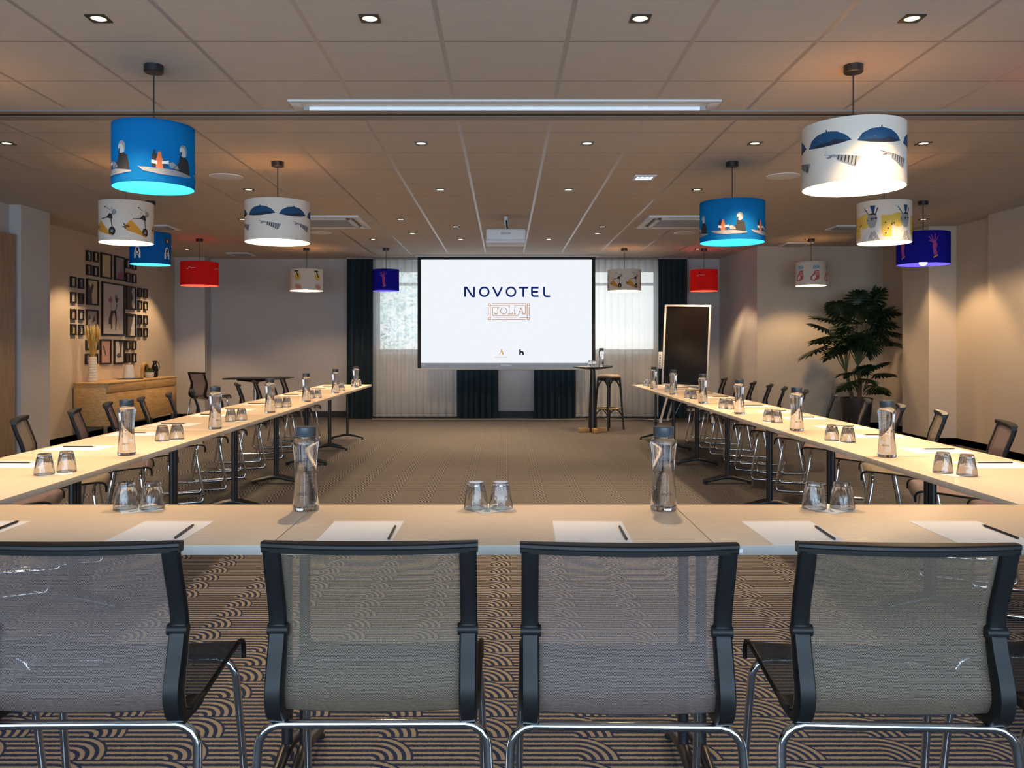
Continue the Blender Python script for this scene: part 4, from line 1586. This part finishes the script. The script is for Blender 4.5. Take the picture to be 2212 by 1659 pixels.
for i, (x, pen, w) in enumerate(FP):
    if pen:
        px_, py_ = tp(*pen)
    else:
        px_, py_ = tp(8, 1141)
    sheet(x, 2.392, R((0, 0, 0, -1.5, 0.5, 0)[i]), w, (px_, py_), R((2, 4, 1, -1, -3, 0)[i]))
# side rows
wl_, wr_ = 'of the left row', 'of the right row'
LBY = [4.05, 5.33, 6.62, 7.88, 9.30, 10.65]
RBY = [3.98, 5.22, 6.50, 7.70, 9.05, 10.25]
for k in range(6):
    bottle(LXc(LBY[k]) + 0.235, LBY[k] + 0.03, 'water bottle with slate cap, %s from the front along the left row' % ORD[k + 1], R(20 + 30 * k))
    bottle(RXc - 0.225, RBY[k] + 0.03, 'water bottle with slate cap, %s from the front along the right row' % ORD[k + 1], R(-35 + 30 * (k % 3)))
for k in range(7):
    yl = [3.50, 4.72, 5.92, 7.20, 8.45, 9.75, 10.95][k]
    pair(LXc(yl) + 0.195, yl, R(28 + 13 * k), 0.095, R(58), '%s from the front in the left row' % ORD[k + 1])
    yr = [3.47, 4.66, 5.83, 7.05, 8.40, 9.45, 10.9][k]
    pair(RXc - 0.19, yr, R(12 + 17 * k), 0.095, R(130 if k < 2 else 108), '%s from the front in the right row' % ORD[k + 1])
SYL = [3.76, 4.36, 5.06, 5.64, 6.40, 6.96, 7.62, 8.19, 8.95, 9.55, 10.25, 10.85]
SYR = [3.75, 4.25, 4.93, 5.47, 6.15, 6.75, 7.38, 8.0, 8.6, 9.2, 9.85, 10.4, 11.0]
for i, y in enumerate(SYL):
    x = LXc(y) - 0.135
    sheet(x, y, -PI / 2 + R(rnd.uniform(-2, 2)), '%s from the front along the left row' % ORD[i + 1], (x - 0.02 + rnd.uniform(-.015, .015), y + 0.03), -PI / 2 + R(rnd.uniform(-2, 2)))
for i, y in enumerate(SYR):
    x = RXc + 0.135
    sheet(x, y, PI / 2 + R(rnd.uniform(-2, 2)), '%s from the front along the right row' % ORD[i + 1], (x + 0.02 + rnd.uniform(-.015, .015), y + 0.04), PI / 2 + R(rnd.uniform(-2, 2)))


# ------------------------------------------------------------------ high table, stool, display
HY = 12.32
HTZ = 0.972
ht = thing('high_table', 'round black high table standing before the right end of the screen', 'table', (1.303, HY, 0))
MB().lathe([(0.0, HTZ - 0.045), (0.09, HTZ - 0.042), (0.22, HTZ - 0.028), (0.288, HTZ - 0.012), (0.298, HTZ - 0.004), (0.294, HTZ), (0.0, HTZ)], 48).build('tabletop', M['black_wood'], ht, angle=30)
MB().lathe([(0.066, 0.012), (0.060, 0.30), (0.046, 0.70), (0.036, HTZ - 0.04)], 28).build('column', M['black_wood'], ht)
b = MB()
for k in range(4):
    a = R(8 + 90 * k)
    Mx = Matrix.Rotation(a, 4, 'Z')
    b.box((0.03, -0.032, 0.0), (0.215, 0.032, 0.066), bev=0.005, M=Mx)
b.build('cross_foot', M['foot_wood'], ht)
bottle(1.303 + 0.125, HY - 0.02, 'water bottle on the round high table', R(40), HTZ)
glass1 = tumbler(1.303 - 0.04, HY - 0.03, 'upturned glass on the round high table', 0, HTZ + 0.0002)
glass1 = tumbler(1.303 + 0.03, HY + 0.07, 'upturned glass behind the other one on the round high table', 0.5, HTZ + 0.0002)
put('napkin', NAPM, (1.303 - 0.15, HY - 0.02, HTZ), R(20), 'folded napkin on the left of the round high table', 'napkin', None)
o = put('remote_control', MB().box((-0.03, -0.075, 0.0004), (0.03, 0.075, 0.018), bev=0.006).mesh('remote_control', M['black_plastic']), (1.303 + 0.215, HY - 0.03, HTZ), R(70), 'small black remote on the right of the round high table', 'remote', None)

SX, SY_, SZ = 1.592, 12.72, 0.835
st = thing('bar_stool', 'black wooden bar stool with beige round seat behind the high table', 'stool', (SX, SY_, 0))
MB().lathe([(0.0, SZ - 0.045), (0.17, SZ - 0.043), (0.183, SZ - 0.032), (0.180, SZ - 0.014), (0.13, SZ + 0.004), (0.0, SZ + 0.010)], 40).build('seat_pad', M['pad'], st)
MB().lathe([(0.155, SZ - 0.085), (0.178, SZ - 0.085), (0.180, SZ - 0.045), (0.155, SZ - 0.045)], 40).build('seat_ring', M['black_wood'], st)
LG = []
for k in range(4):
    a = R(-100 + 90 * k)
    top = Vector((0.165 * math.cos(a), 0.165 * math.sin(a), SZ - 0.05))
    bot = Vector((0.225 * math.cos(a), 0.225 * math.sin(a), 0.0))
    LG.append((top, bot))
    MB().tube([top, top.lerp(bot, 0.5), bot], [0.017, 0.016, 0.012], 12).build('leg', M['black_wood'], st)


def lp_(k, z):
    t_, b_ = LG[k % 4]
    f = (t_.z - z) / t_.z
    return t_.lerp(b_, f)


for k in range(4):
    for (z0, zt) in ((SZ - 0.25, SZ - 0.075), (0.165, 0.315)):
        b = MB()
        for q in (0, 1):
            A = lp_(k + q, z0)
            mid = (lp_(k, zt) + lp_(k + 1, zt)) / 2
            top = mid * 1.0
            c1 = lp_(k + q, zt).lerp(A, 0.45)
            pts = []
            for i in range(9):
                t_ = i / 8
                P0, P1, P2 = A, A.lerp(lp_(k + q, zt), 0.75).lerp(top, 0.18), top
                pts.append(P0 * (1 - t_) ** 2 + P1 * 2 * t_ * (1 - t_) + P2 * t_ ** 2)
            b.tube(pts, 0.0085, 8)
        b.build('bent_brace', M['black_wood'], st)
zr = 0.325
rr = lp_(0, zr).xy.length - 0.012
MB().tube([(rr * math.cos(2 * PI * k / 36), rr * math.sin(2 * PI * k / 36), zr) for k in range(36)], 0.012, 10, closed=True).build('foot_ring', M['brass'], st)

# tilted display on a white stand
DY = 13.75
dp = thing('display_board', 'tall tilted display with white frame and black glass by the right curtain', 'display', (0, DY, 0))
w_, h_ = 0.765, 1.345
ctr = at(1482.5, 746.5, DY)
MD = Matrix.Translation((ctr.x, 0, ctr.z)) @ Matrix.Rotation(R(-24), 4, 'Z') @ Matrix.Rotation(R(-3.3), 4, 'X') @ Matrix.Rotation(R(1.7), 4, 'Y')
b = MB()
t_ = 0.030
for (x0, z0, x1, z1) in ((-w_ / 2, -h_ / 2, -w_ / 2 + t_, h_ / 2), (w_ / 2 - t_, -h_ / 2, w_ / 2, h_ / 2), (-w_ / 2 + t_, -h_ / 2, w_ / 2 - t_, -h_ / 2 + t_), (-w_ / 2 + t_, h_ / 2 - t_, w_ / 2 - t_, h_ / 2)):
    b.box((x0, -0.022, z0), (x1, 0.022, z1), bev=0.003, M=MD)
b.build('frame', M['white_paint'], dp)
MB().box((-w_ / 2 + t_, -0.012, -h_ / 2 + t_), (w_ / 2 - t_, 0.015, h_ / 2 - t_), M=MD).build('display_glass', M['display'], dp, smooth=False)
b = MB()
b.box((-w_ / 2 - 0.065, -0.05, -0.40), (-w_ / 2 - 0.004, 0.01, -0.12), bev=0.004, M=MD)
for k in range(5):
    b.box((-w_ / 2 - 0.042, -0.053, -0.36 + k * 0.045), (-w_ / 2 - 0.026, -0.049, -0.345 + k * 0.045), 1, M=MD)
b.build('pen_holder', [M['white_paint'], M['black_plastic']], dp)
b = MB()
b.box((2.86, -0.02, 0.36), (3.22, 0.06, 0.60), bev=0.006)
b.build('stand_panel', M['white_paint'], dp)
for (p0, p1) in (((2.75, 0.0, 0.66), (2.565, -0.05, 0.055)), ((3.30, 0.0, 0.66), (3.42, -0.05, 0.055)), ((2.86, 0.05, 0.60), (2.78, 0.42, 0.055)), ((3.22, 0.05, 0.60), (3.30, 0.42, 0.055))):
    lg = MB().tube([p0, p1], 0.020, 12).build('stand_leg', M['white_paint'], dp)
    MB().lathe([(0.0, 0.0), (0.020, 0.006), (0.026, 0.028), (0.020, 0.052), (0.0, 0.058)], 14, c=(p1[0], p1[1], 0)).build('caster', M['white_plastic'], lg)

cab = MB()
cp = [(1.75, 14.45, 0.008), (2.05, 14.40, 0.01), (2.3, 14.46, 0.008), (2.6, 14.30, 0.008), (2.85, 14.25, 0.03), (2.95, 14.1, 0.25), (3.02, 13.95, 0.42)]
cab.tube(smooth_path(cp, 5), 0.006, 6)
tag(cab.build('power_cable', M['white_plastic']), 'white cable on the floor running to the tilted display', 'cable')
cab = MB()
cp = [(-2.3, 14.45, 0.008), (-1.2, 14.42, 0.008), (-0.2, 14.44, 0.008), (0.7, 14.41, 0.008), (1.4, 14.44, 0.008)]
cab.tube(smooth_path(cp, 6), 0.006, 6)
tag(cab.build('floor_cable', M['white_plastic']), 'thin white cable along the floor beneath the screen', 'cable')


# ------------------------------------------------------------------ side cabinet and what stands on it
SBX0, SBX1, SBY0, SBY1, SBZ0, SBZ1 = -5.755, -5.30, 11.13, 13.47, 0.20, 0.785
sb = thing('sideboard', 'low oak side cabinet under the wall of pictures', 'cabinet', (-5.53, 12.3, 0))


def sbm(b, name, mat, parent=sb, **k):
    b.v = [(x + 5.53, y - 12.3, z) for x, y, z in b.v]
    return b.build(name, mat, parent, **k)


sbm(MB().box((SBX0, SBY0, SBZ0), (SBX1 - 0.022, SBY1, SBZ1 - 0.022), bev=0.002), 'body', M['oak'])
sbm(MB().box((SBX0 - 0.005, SBY0 - 0.006, SBZ1 - 0.022), (SBX1 + 0.004, SBY1 + 0.006, SBZ1), bev=0.003), 'worktop', M['oak_top'])
for k in range(2):
    ya, yb_ = SBY0 + (SBY1 - SBY0) * k / 2 + 0.003, SBY0 + (SBY1 - SBY0) * (k + 1) / 2 - 0.003
    sbm(MB().box((SBX1 - 0.022, ya, 0.650), (SBX1, yb_, SBZ1 - 0.026), bev=0.002), 'drawer', M['oak'])
    sbm(MB().box((SBX1 - 0.022, ya, SBZ0 + 0.004), (SBX1, yb_, 0.632), bev=0.002), 'door', M['oak'])
for (lx, ly) in ((SBX0 + 0.06, SBY0 + 0.04), (SBX1 - 0.05, SBY0 + 0.04), (SBX0 + 0.06, SBY1 - 0.06), (SBX1 - 0.05, SBY1 - 0.06)):
    sbm(MB().box((lx - 0.018, ly - 0.018, 0), (lx + 0.018, ly + 0.018, SBZ0)), 'leg', M['silver'], smooth=False)

va = thing('flower_vase', 'tall ribbed cream vase holding dried straw flowers on the side cabinet', 'vase', (-5.60, 11.33, SBZ1))
pf = [(0.0, 0.0), (0.064, 0.0), (0.066, 0.006)]
for k in range(9):
    z = 0.012 + k * 0.037
    r_ = 0.066 - 0.020 * (z / 0.34)
    pf += [(r_ + 0.002, z + 0.006), (r_ + 0.002, z + 0.026), (r_ - 0.002, z + 0.031)]
pf += [(0.046, 0.345), (0.040, 0.345), (0.038, 0.30), (0.0, 0.29)]
MB().lathe(pf, 28).build('vase_body', M['vase'], va, angle=50)
b = MB()
rr2 = random.Random(3)
for k in range(46):
    a = rr2.uniform(0, 2 * PI)
    sp = rr2.uniform(0.02, 0.11)
    h0 = rr2.uniform(0.62, 0.78)
    tip = Vector((sp * math.cos(a), sp * math.sin(a), h0))
    st0 = Vector((0.02 * math.cos(a), 0.02 * math.sin(a), 0.30))
    midp = st0.lerp(tip, 0.55) + Vector((0, 0, 0.02))
    b.tube([st0, midp, tip], 0.002, 5)
    b.tube([midp.lerp(tip, 0.35), midp.lerp(tip, 0.6), midp.lerp(tip, 0.85), tip + Vector((0, 0, 0.01))], [0.003, 0.010, 0.009, 0.002], 6)
b.build('dried_flowers', M['straw'], va)

tr = MB().lathe([(0.0, 0.0), (0.17, 0.0), (0.185, 0.006), (0.183, 0.010), (0.165, 0.005), (0.0, 0.005)], 40)
o = tr.build('serving_tray', M['black_wood'])
o.location = (-5.55, 12.35, SBZ1)
tag(o, 'flat round black tray under the white vase on the side cabinet', 'tray')
o = MB().lathe([(0.0, 0.0), (0.070, 0.0), (0.082, 0.014), (0.080, 0.04), (0.060, 0.185), (0.056, 0.205), (0.051, 0.205), (0.050, 0.19), (0.0, 0.18)], 32).build('white_vase', M['vase_white'])
o.location = (-5.57, 12.35, SBZ1 + 0.0052)
tag(o, 'plain white tapered vase standing on the black tray', 'vase')
pl = thing('arch_ornament', 'round wooden arch ornament at the far end of the side cabinet', 'ornament', (-5.57, 12.90, SBZ1))
b = MB()
n = 20
for (r0, r1, x0, x1) in ((0.085, 0.115, -0.02, 0.03),):
    pts = [(0.115 * math.cos(PI * k / n), 0.12 + 0.105 * math.sin(PI * k / n)) for k in range(n + 1)] + [(-0.115, 0.0), (-0.085, 0.0)]
    outer = [(0.115, 0.0)] + [(0.115 * math.cos(PI * k / n), 0.12 + 0.115 * math.sin(PI * k / n)) for k in range(n + 1)] + [(-0.115, 0.0)]
    inner = [(0.09, 0.0)] + [(0.09 * math.cos(PI * k / n), 0.12 + 0.09 * math.sin(PI * k / n)) for k in range(n + 1)] + [(-0.09, 0.0)]
    for i in range(len(outer) - 1):
        a, c_, d, g2 = outer[i], outer[i + 1], inner[i + 1], inner[i]
        b.face([(x1, *a), (x1, *c_), (x1, *d), (x1, *g2)])
        b.face([(x0, *a), (x1, *a), (x1, *c_), (x0, *c_)][::-1])
        b.face([(x0, *g2), (x1, *g2), (x1, *d), (x0, *d)])
b.build('wooden_arch', M['oak_top'], pl, angle=30)
MB().box((-0.02, -0.09, 0.0), (-0.012, 0.09, 0.20)).build('back_panel', M['black_wood'], pl, smooth=False)
pt = thing('potted_moss', 'small grey pot with a green moss ball before the wooden arch', 'plant pot', (-5.47, 12.83, SBZ1))
MB().lathe([(0.0, 0.0), (0.052, 0.0), (0.066, 0.03), (0.068, 0.085), (0.060, 0.085), (0.0, 0.08)], 26).build('pot', M['vase'], pt)
b = MB()
for k in range(260):
    a, q = rr2.uniform(0, 2 * PI), rr2.uniform(0, 1.25)
    d = Vector((math.cos(a) * math.sin(q), math.sin(a) * math.sin(q), math.cos(q)))
    p = Vector((0, 0, 0.085)) + d * 0.055
    b.tube([p * 0.98, p + d * 0.012], [0.005, 0.001], 4)
b.lathe([(0.0, 0.14), (0.035, 0.128), (0.056, 0.085)][::-1], 16)
b.build('moss', pbr('moss', (0.06, 0.11, 0.02), 0.9), pt)
jg = thing('glossy_jug', 'glossy black metal jug at the far end of the side cabinet', 'jug', (-5.50, 13.10, SBZ1))
MB().lathe([(0.0, 0.0), (0.044, 0.0), (0.050, 0.03), (0.050, 0.16), (0.036, 0.19), (0.026, 0.215), (0.034, 0.255), (0.030, 0.255), (0.0, 0.22)], 28).build('jug_body', pbr('black_gloss', (0.03, 0.028, 0.028), 0.12, metal=0.7), jg)
MB().tube([(0.02, 0.04, 0.235), (0.035, 0.072, 0.22), (0.04, 0.078, 0.14), (0.03, 0.048, 0.09)], 0.007, 8).build('handle', M['black_metal'], jg)

# black side table in the far left corner
tb = thing('side_table', 'black side table with steel column in the far left corner', 'table', (-4.05, 13.75, 0))
MB().box((-0.49, -0.36, 0.735), (0.49, 0.36, 0.755), bev=0.006).build('tabletop', M['black_wood'], tb)
MB().tube([(-0.06, 0, 0.05), (-0.06, 0, 0.70)], 0.034, 20).build('column', M['silver'], tb)
b = MB()
for k in range(4):
    a = R(45 + 90 * k)
    b.tube([(-0.06, 0, 0.70), (-0.06 + 0.15 * math.cos(a), 0.15 * math.sin(a), 0.708), (-0.06 + 0.34 * math.cos(a), 0.30 * math.sin(a), 0.724)], [0.03, 0.02, 0.01], 8)
b.build('top_spider', M['black_metal'], tb)
for k in range(4):
    a = R(45 + 90 * k)
    MB().tube([(-0.06, 0, 0.075), (-0.06 + 0.35 * math.cos(a), 0.35 * math.sin(a), 0.018)], [0.028, 0.015], 10).build('foot_arm', M['black_metal'], tb)


# ------------------------------------------------------------------ framed pictures on the left wall
WX = -5.78
ZS = 5.529
art_bg = [pbr('art_cream', (0.60, 0.50, 0.30), 0.6), pbr('art_grey', (0.34, 0.31, 0.31), 0.6), pbr('art_white', (0.55, 0.51, 0.48), 0.6), pbr('art_pink', (0.50, 0.30, 0.26), 0.6), pbr('art_dark', (0.07, 0.065, 0.065), 0.6)]
art_ink = pbr('art_ink', (0.075, 0.062, 0.066), 0.7)
art_rose = pbr('art_rose', (0.34, 0.13, 0.20), 0.7)


def frame(zx0, zx1, zy0, zy1, size, bgc, label, group, shapes=()):
    xm, ym = 120 + (zx0 + zx1) / 2 / ZS, 520 + (zy0 + zy1) / 2 / ZS
    w, h_ = size
    Y = 5.754 * F / (CX - (120 + zx1 / ZS)) - w / 2        # far edge of the front face, less half the width
    Z = EYE + (CY - ym) * Y / F
    e = thing('picture_frame', label, 'picture', (WX, Y, Z), 0, group)
    bw = 0.020 if w < 0.2 else 0.022
    b = MB()
    dpt = 0.026
    for (y0, z0, y1, z1) in ((-w / 2, -h_ / 2, -w / 2 + bw, h_ / 2), (w / 2 - bw, -h_ / 2, w / 2, h_ / 2), (-w / 2 + bw, -h_ / 2, w / 2 - bw, -h_ / 2 + bw), (-w / 2 + bw, h_ / 2 - bw, w / 2 - bw, h_ / 2)):
        b.box((0.0005, y0, z0), (dpt, y1, z1))
    b.build('frame', M['frame'], e, smooth=False)
    b = MB()
    b.box((0.001, -w / 2 + bw, -h_ / 2 + bw), (0.010, w / 2 - bw, h_ / 2 - bw), 0)
    iw, ih = w - 2 * bw, h_ - 2 * bw
    for mt, poly in shapes:
        tri = tessellate_polygon([[Vector((p[0], p[1], 0)) for p in poly]])
        for t3 in tri:
            b.face([(0.0108, poly[i][0] * iw, poly[i][1] * ih) for i in t3], mt)
    b.build('artwork', [art_bg[bgc], art_ink, art_rose], e, smooth=False)


SMS = (0.130, 0.145)
sm_shape = [(1, [(-.45, -.4), (.0, -.45), (.1, .1), (-.2, .3)])]


def small(zx0, zx1, zy0, zy1, bgc, where, sh=0):
    frame(zx0, zx1, zy0, zy1, SMS, bgc, 'small black picture frame, ' + where, 'small frames on the picture wall', sm_shape if sh else ())


cl = 'upper left cluster of four'
small(350, 437, 115, 248, 2, 'top left of the ' + cl, 1)
small(440, 520, 128, 262, 0, 'top right of the ' + cl)
small(350, 437, 285, 415, 3, 'bottom left of the ' + cl, 1)
small(440, 517, 303, 430, 2, 'bottom right of the ' + cl)
cl = 'upper right cluster, behind the blue pendant'
small(833, 900, 212, 342, 2, 'top left of the ' + cl)
small(905, 970, 230, 355, 2, 'top right of the ' + cl)
small(833, 900, 383, 497, 3, 'bottom left of the ' + cl, 1)
small(905, 970, 397, 510, 2, 'bottom right of the ' + cl)
rows = [(425, 562, 445, 575), (612, 745, 625, 755), (815, 945, 822, 950), (995, 1127, 1000, 1130)]
for i, (a, b_, c_, d_) in enumerate(rows):
    small(163, 253, a, b_, (0, 2, 3, 0)[i], '%s from top in the outer left column' % ORD[i + 1], i == 3)
    small(258, 345, c_, d_, (1, 4, 2, 2)[i], '%s from top in the inner left column' % ORD[i + 1], i in (0, 3))
rows = [(562, 678, 570, 685), (713, 825, 723, 832), (888, 998, 893, 1000), (1040, 1145, 1045, 1150)]
for i, (a, b_, c_, d_) in enumerate(rows):
    small(971, 1037, a, b_, (1, 2, 4, 4)[i], '%s from top in the inner right column' % ORD[i + 1], i < 2)
    small(1042, 1104, c_, d_, (1, 0, 2, 2)[i], '%s from top in the outer right column' % ORD[i + 1], i == 0)
cl = 'lower left cluster, behind the straw flowers'
small(343, 430, 1180, 1305, 1, 'top left of the ' + cl)
small(440, 515, 1185, 1305, 2, 'top right of the ' + cl, 1)
small(340, 427, 1350, 1475, 1, 'bottom left of the ' + cl)
small(440, 512, 1350, 1470, 1, 'bottom right of the ' + cl, 1)
cl = 'lower right cluster of four'
small(832, 898, 1190, 1305, 1, 'top left of the ' + cl)
small(903, 968, 1193, 1305, 0, 'top right of the ' + cl)
small(832, 896, 1345, 1455, 4, 'bottom left of the ' + cl)
small(903, 968, 1345, 1455, 2, 'bottom right of the ' + cl)
MED = (0.325, 0.362)


def medium(a, b_, c_, d_, bgc, lab, shapes=()):
    frame(a, b_, c_, d_, MED, bgc, 'medium black picture frame, ' + lab, 'medium frames on the picture wall', shapes)


medium(518, 680, 148, 455, 0, 'plain cream picture at the top')
medium(685, 835, 185, 480, 1, 'grey picture with pink leaves at the top', [(2, [(-.3, -.48), (.45, -.48), (.4, -.2), (.2, -.05), (.05, -.25), (-.15, -.15)])])
medium(347, 520, 462, 768, 0, 'cream picture with grey leaves on the left', [(1, [(-.5, -.5), (.0, -.5), (-.05, -.1), (.15, .3), (.0, .4), (-.2, .15), (-.3, .35), (-.5, .2)])])
medium(350, 517, 828, 1130, 1, 'grey speckled picture on the left', [(1, [(-.4, -.4), (-.1, -.45), (-.2, -.1)]), (1, [(.0, 0), (.35, .1), (.2, .35)]), (1, [(-.4, .1), (-.1, .2), (-.3, .4)])])
medium(835, 968, 548, 820, 2, 'dark abstract picture on the right', [(1, [(-.5, -.5), (.2, -.5), (.1, -.2), (.3, .0), (.1, .3), (.2, .5), (-.5, .5)])])
medium(834, 968, 876, 1148, 2, 'picture of a dark curved leg on the right', [(1, [(-.5, -.5), (-.1, -.5), (.05, -.1), (.35, .5), (-.5, .5)])])
medium(518, 672, 1183, 1470, 3, 'pink picture with a slanted grey mark at the bottom', [(1, [(-.3, .25), (-.15, .3), (.1, -.15), (.0, -.2)])])
medium(683, 830, 1188, 1465, 2, 'picture of a dark shoe at the bottom', [(1, [(-.05, .5), (.45, .5), (.3, .2), (.25, -.1), (.3, -.3), (.15, -.25), (-.1, -.3), (-.3, -.2), (-.2, -.1), (.05, -.05), (.1, .15)])])
frame(520, 830, 505, 1135, (0.70, 0.775), 2, 'largest black picture frame with a dancing figure in the centre', None,
      [(1, [(-.12, .12), (-.08, .02), (-.1, -.02), (.02, -.03), (.12, .0), (.16, .14), (.2, .1), (.14, -.02), (.12, -.08), (-.1, -.06)]),
       (1, [(-.1, -.04), (.02, -.05), (-.06, -.2), (-.04, -.38), (-.10, -.42), (-.12, -.3), (-.22, -.3), (-.2, -.18)]),
       (1, [(.06, -.05), (.15, -.05), (.18, -.2), (.13, -.42), (.10, -.42), (.11, -.2)]),
       (2, [(-.12, .12), (-.06, .14), (-.04, .26), (-.1, .22), (-.14, .28), (-.18, .2), (-.24, .22), (-.2, .15)]),
       (1, [(.12, .14), (.2, .14), (.28, .26), (.2, .22), (.2, .34), (.16, .24), (.12, .34), (.1, .22)])])


# ------------------------------------------------------------------ plant in the right recess
PX, PY = 5.16, 12.22
plant = thing('potted_plant', 'tall dark green plant with fingered leaves in a dark pot, right recess', 'plant', (PX, PY, 0))
MB().lathe([(0.0, 0.0), (0.15, 0.0), (0.165, 0.02), (0.225, 0.50), (0.228, 0.52), (0.208, 0.52), (0.20, 0.48), (0.0, 0.47)], 36).build('pot', M['pot'], plant)
MB().lathe([(0.0, 0.485), (0.203, 0.48)][::-1], 30).build('soil', M['soil'], plant)


def leaf(b, base, direction, length, width, droop, roll=0.0):
    """fingered leaf: overlapping strap-like lobes off a curved midrib"""
    d = Vector(direction).normalized()
    side = d.cross(Vector((0, 0, 1)))
    side = side.normalized() if side.length > 1e-3 else Vector((1, 0, 0))
    up = side.cross(d).normalized()
    side, up = side * math.cos(roll) + up * math.sin(roll), up * math.cos(roll) - side * math.sin(roll)

    def mid(t_):
        return base + d * length * t_ - Vector((0, 0, 1)) * droop * length * t_ * t_
    n = 9
    for i in range(n):
        t0 = 0.03 + 0.85 * i / n
        ln = width * (math.sin(PI * (0.22 + 0.62 * (i + .5) / n)) ** 0.7) * 1.08
        ang = R(118 - 98 * i / (n - 1))
        for s in (-1, 1):
            dd = (side * s * math.sin(ang) + d * math.cos(ang)).normalized()
            m0 = mid(t0 + 0.04)
            perp = dd.cross(up).normalized() * (length * 0.062)
            dn = Vector((0, 0, -1)) * ln
            rows = []
            for (f, w) in ((0.0, 0.75), (0.3, 0.85), (0.6, 1.0), (0.85, 0.7), (1.0, 0.06)):
                c_ = m0 + dd * ln * f + dn * 0.24 * f * f
                rows.append((c_ - perp * w, c_ + up * 0.010 * (1 - f), c_ + perp * w))
            for (r0, r1) in zip(rows[:-1], rows[1:]):
                b.face([r0[0], r0[1], r1[1], r1[0]])
                b.face([r0[1], r0[2], r1[2], r1[1]])
    for (t0, t1, w0, w1) in ((0.85, 1.0, 0.03, 0.045), (1.0, 1.2, 0.045, 0.004)):
        b.face([mid(t0) - side * w0, mid(t0) + side * w0, mid(t1) + side * w1, mid(t1) - side * w1])
    b.tube([mid(0), mid(.5), mid(.95)], [0.006, 0.004, 0.002], 5, 1)


fo, stm = MB(), MB()
crown = Vector((0.02, 0, 0.98))
crown2 = Vector((-0.16, -0.03, 0.88))
LV = [(crown, (-0.28, -.10, 1.78), .34, .20, (-.35, -.5, .55)), (crown, (-.05, -.12, 1.86), .36, .21, (-.1, -.5, .8)), (crown, (.20, -.05, 1.88), .36, .22, (.25, -.35, .85)), (crown, (.28, -.06, 1.70), .34, .20, (.55, -.5, .5)),
      (crown, (.08, -.20, 1.62), .34, .20, (.1, -.9, .1)), (crown, (-.20, -.20, 1.60), .32, .19, (-.5, -.8, .1)), (crown, (.28, -.16, 1.50), .32, .19, (.6, -.7, .05)), (crown, (.30, -.10, 1.33), .32, .13, (.9, -.5, .15)),
      (crown, (.12, .1, 1.75), .34, .20, (.3, .2, .8)), (crown2, (-.38, -.08, 1.40), .36, .22, (-.85, -.4, .15)), (crown2, (-.46, -.02, 1.28), .34, .20, (-.9, -.2, -.2)), (crown2, (-.24, -.22, 1.36), .32, .20, (-.3, -.9, .1)),
      (crown2, (-.40, .1, 1.52), .32, .18, (-.8, .1, .5)), (crown, (-.02, -.25, 1.42), .30, .18, (0, -1, -.2)), (crown, (.22, -.22, 1.72), .32, .20, (.4, -.8, .4)), (crown, (-.36, .02, 1.66), .30, .16, (-.9, -.1, .35)),
      (Vector((.1, 0, .62)), (.22, -.06, .98), .30, .12, (.75, -.3, .45)), (Vector((.1, 0, .62)), (.26, -.08, .86), .30, .12, (.9, -.3, .25)), (Vector((.0, 0, .62)), (-.10, -.14, .88), .28, .13, (-.7, -.6, .1)), (Vector((.0, 0, .6)), (.04, -.18, .80), .28, .14, (.2, -.9, .05)),
      (Vector((.0, 0, .6)), (-.08, -.12, .76), .28, .13, (-.8, -.4, -.1)), (Vector((.1, 0, .6)), (.18, -.14, .70), .28, .12, (.6, -.8, .0)), (Vector((.1, 0, .56)), (.2, -.05, .60), .28, .09, (.9, -.2, .2)), (Vector((.02, 0, .62)), (.02, -.12, .92), .28, .14, (.1, -.8, .5))]
for k in range(9):
    a_ = 2 * PI * k / 9
    LV.append((crown, (0.04 + 0.20 * math.cos(a_), -0.12 - 0.05 * math.sin(3 * a_), 1.60 + 0.17 * math.sin(a_)), .30, .19, (0.7 * math.cos(a_), -.6, 0.6 * math.sin(a_) + .1)))
for k in range(4):
    LV.append((crown2, (-.32 + .07 * k, -.14, 1.24 + .05 * k), .30, .19, (-.7 + .2 * k, -.7, -.15 + .1 * k)))
for k, (c0, p, ln, wd, dr) in enumerate(LV):
    p = Vector(p)
    stm.tube([c0, c0.lerp(p, .5) + Vector((0, 0, .05)), p], [0.009, 0.007, 0.005], 6)
    leaf(fo, p - Vector(dr).normalized() * 0.05, dr, ln, wd, 0.28, (rr2.random() - .5) * 0.7)
    leaf(fo, p - Vector(dr).normalized() * 0.02 + Vector((rr2.uniform(-.05, .05), .06, rr2.uniform(-.05, .03))), (dr[0] + rr2.uniform(-.3, .3), dr[1] + .3, dr[2]), ln * .9, wd * .9, 0.3, (rr2.random() - .5))
fo.build('foliage', [M['leaf'], M['stem']], plant, smooth=False)
stm.build('leaf_stalks', M['stem'], plant)
b = MB()
b.tube([(0.04, 0, 0.48), (0.05, 0, 0.75), crown], [0.035, 0.03, 0.028], 10)
b.tube([(-0.06, 0, 0.48), (-0.10, 0, 0.7), crown2], [0.028, 0.026, 0.022], 10)
b.build('trunk', M['trunk'], plant)
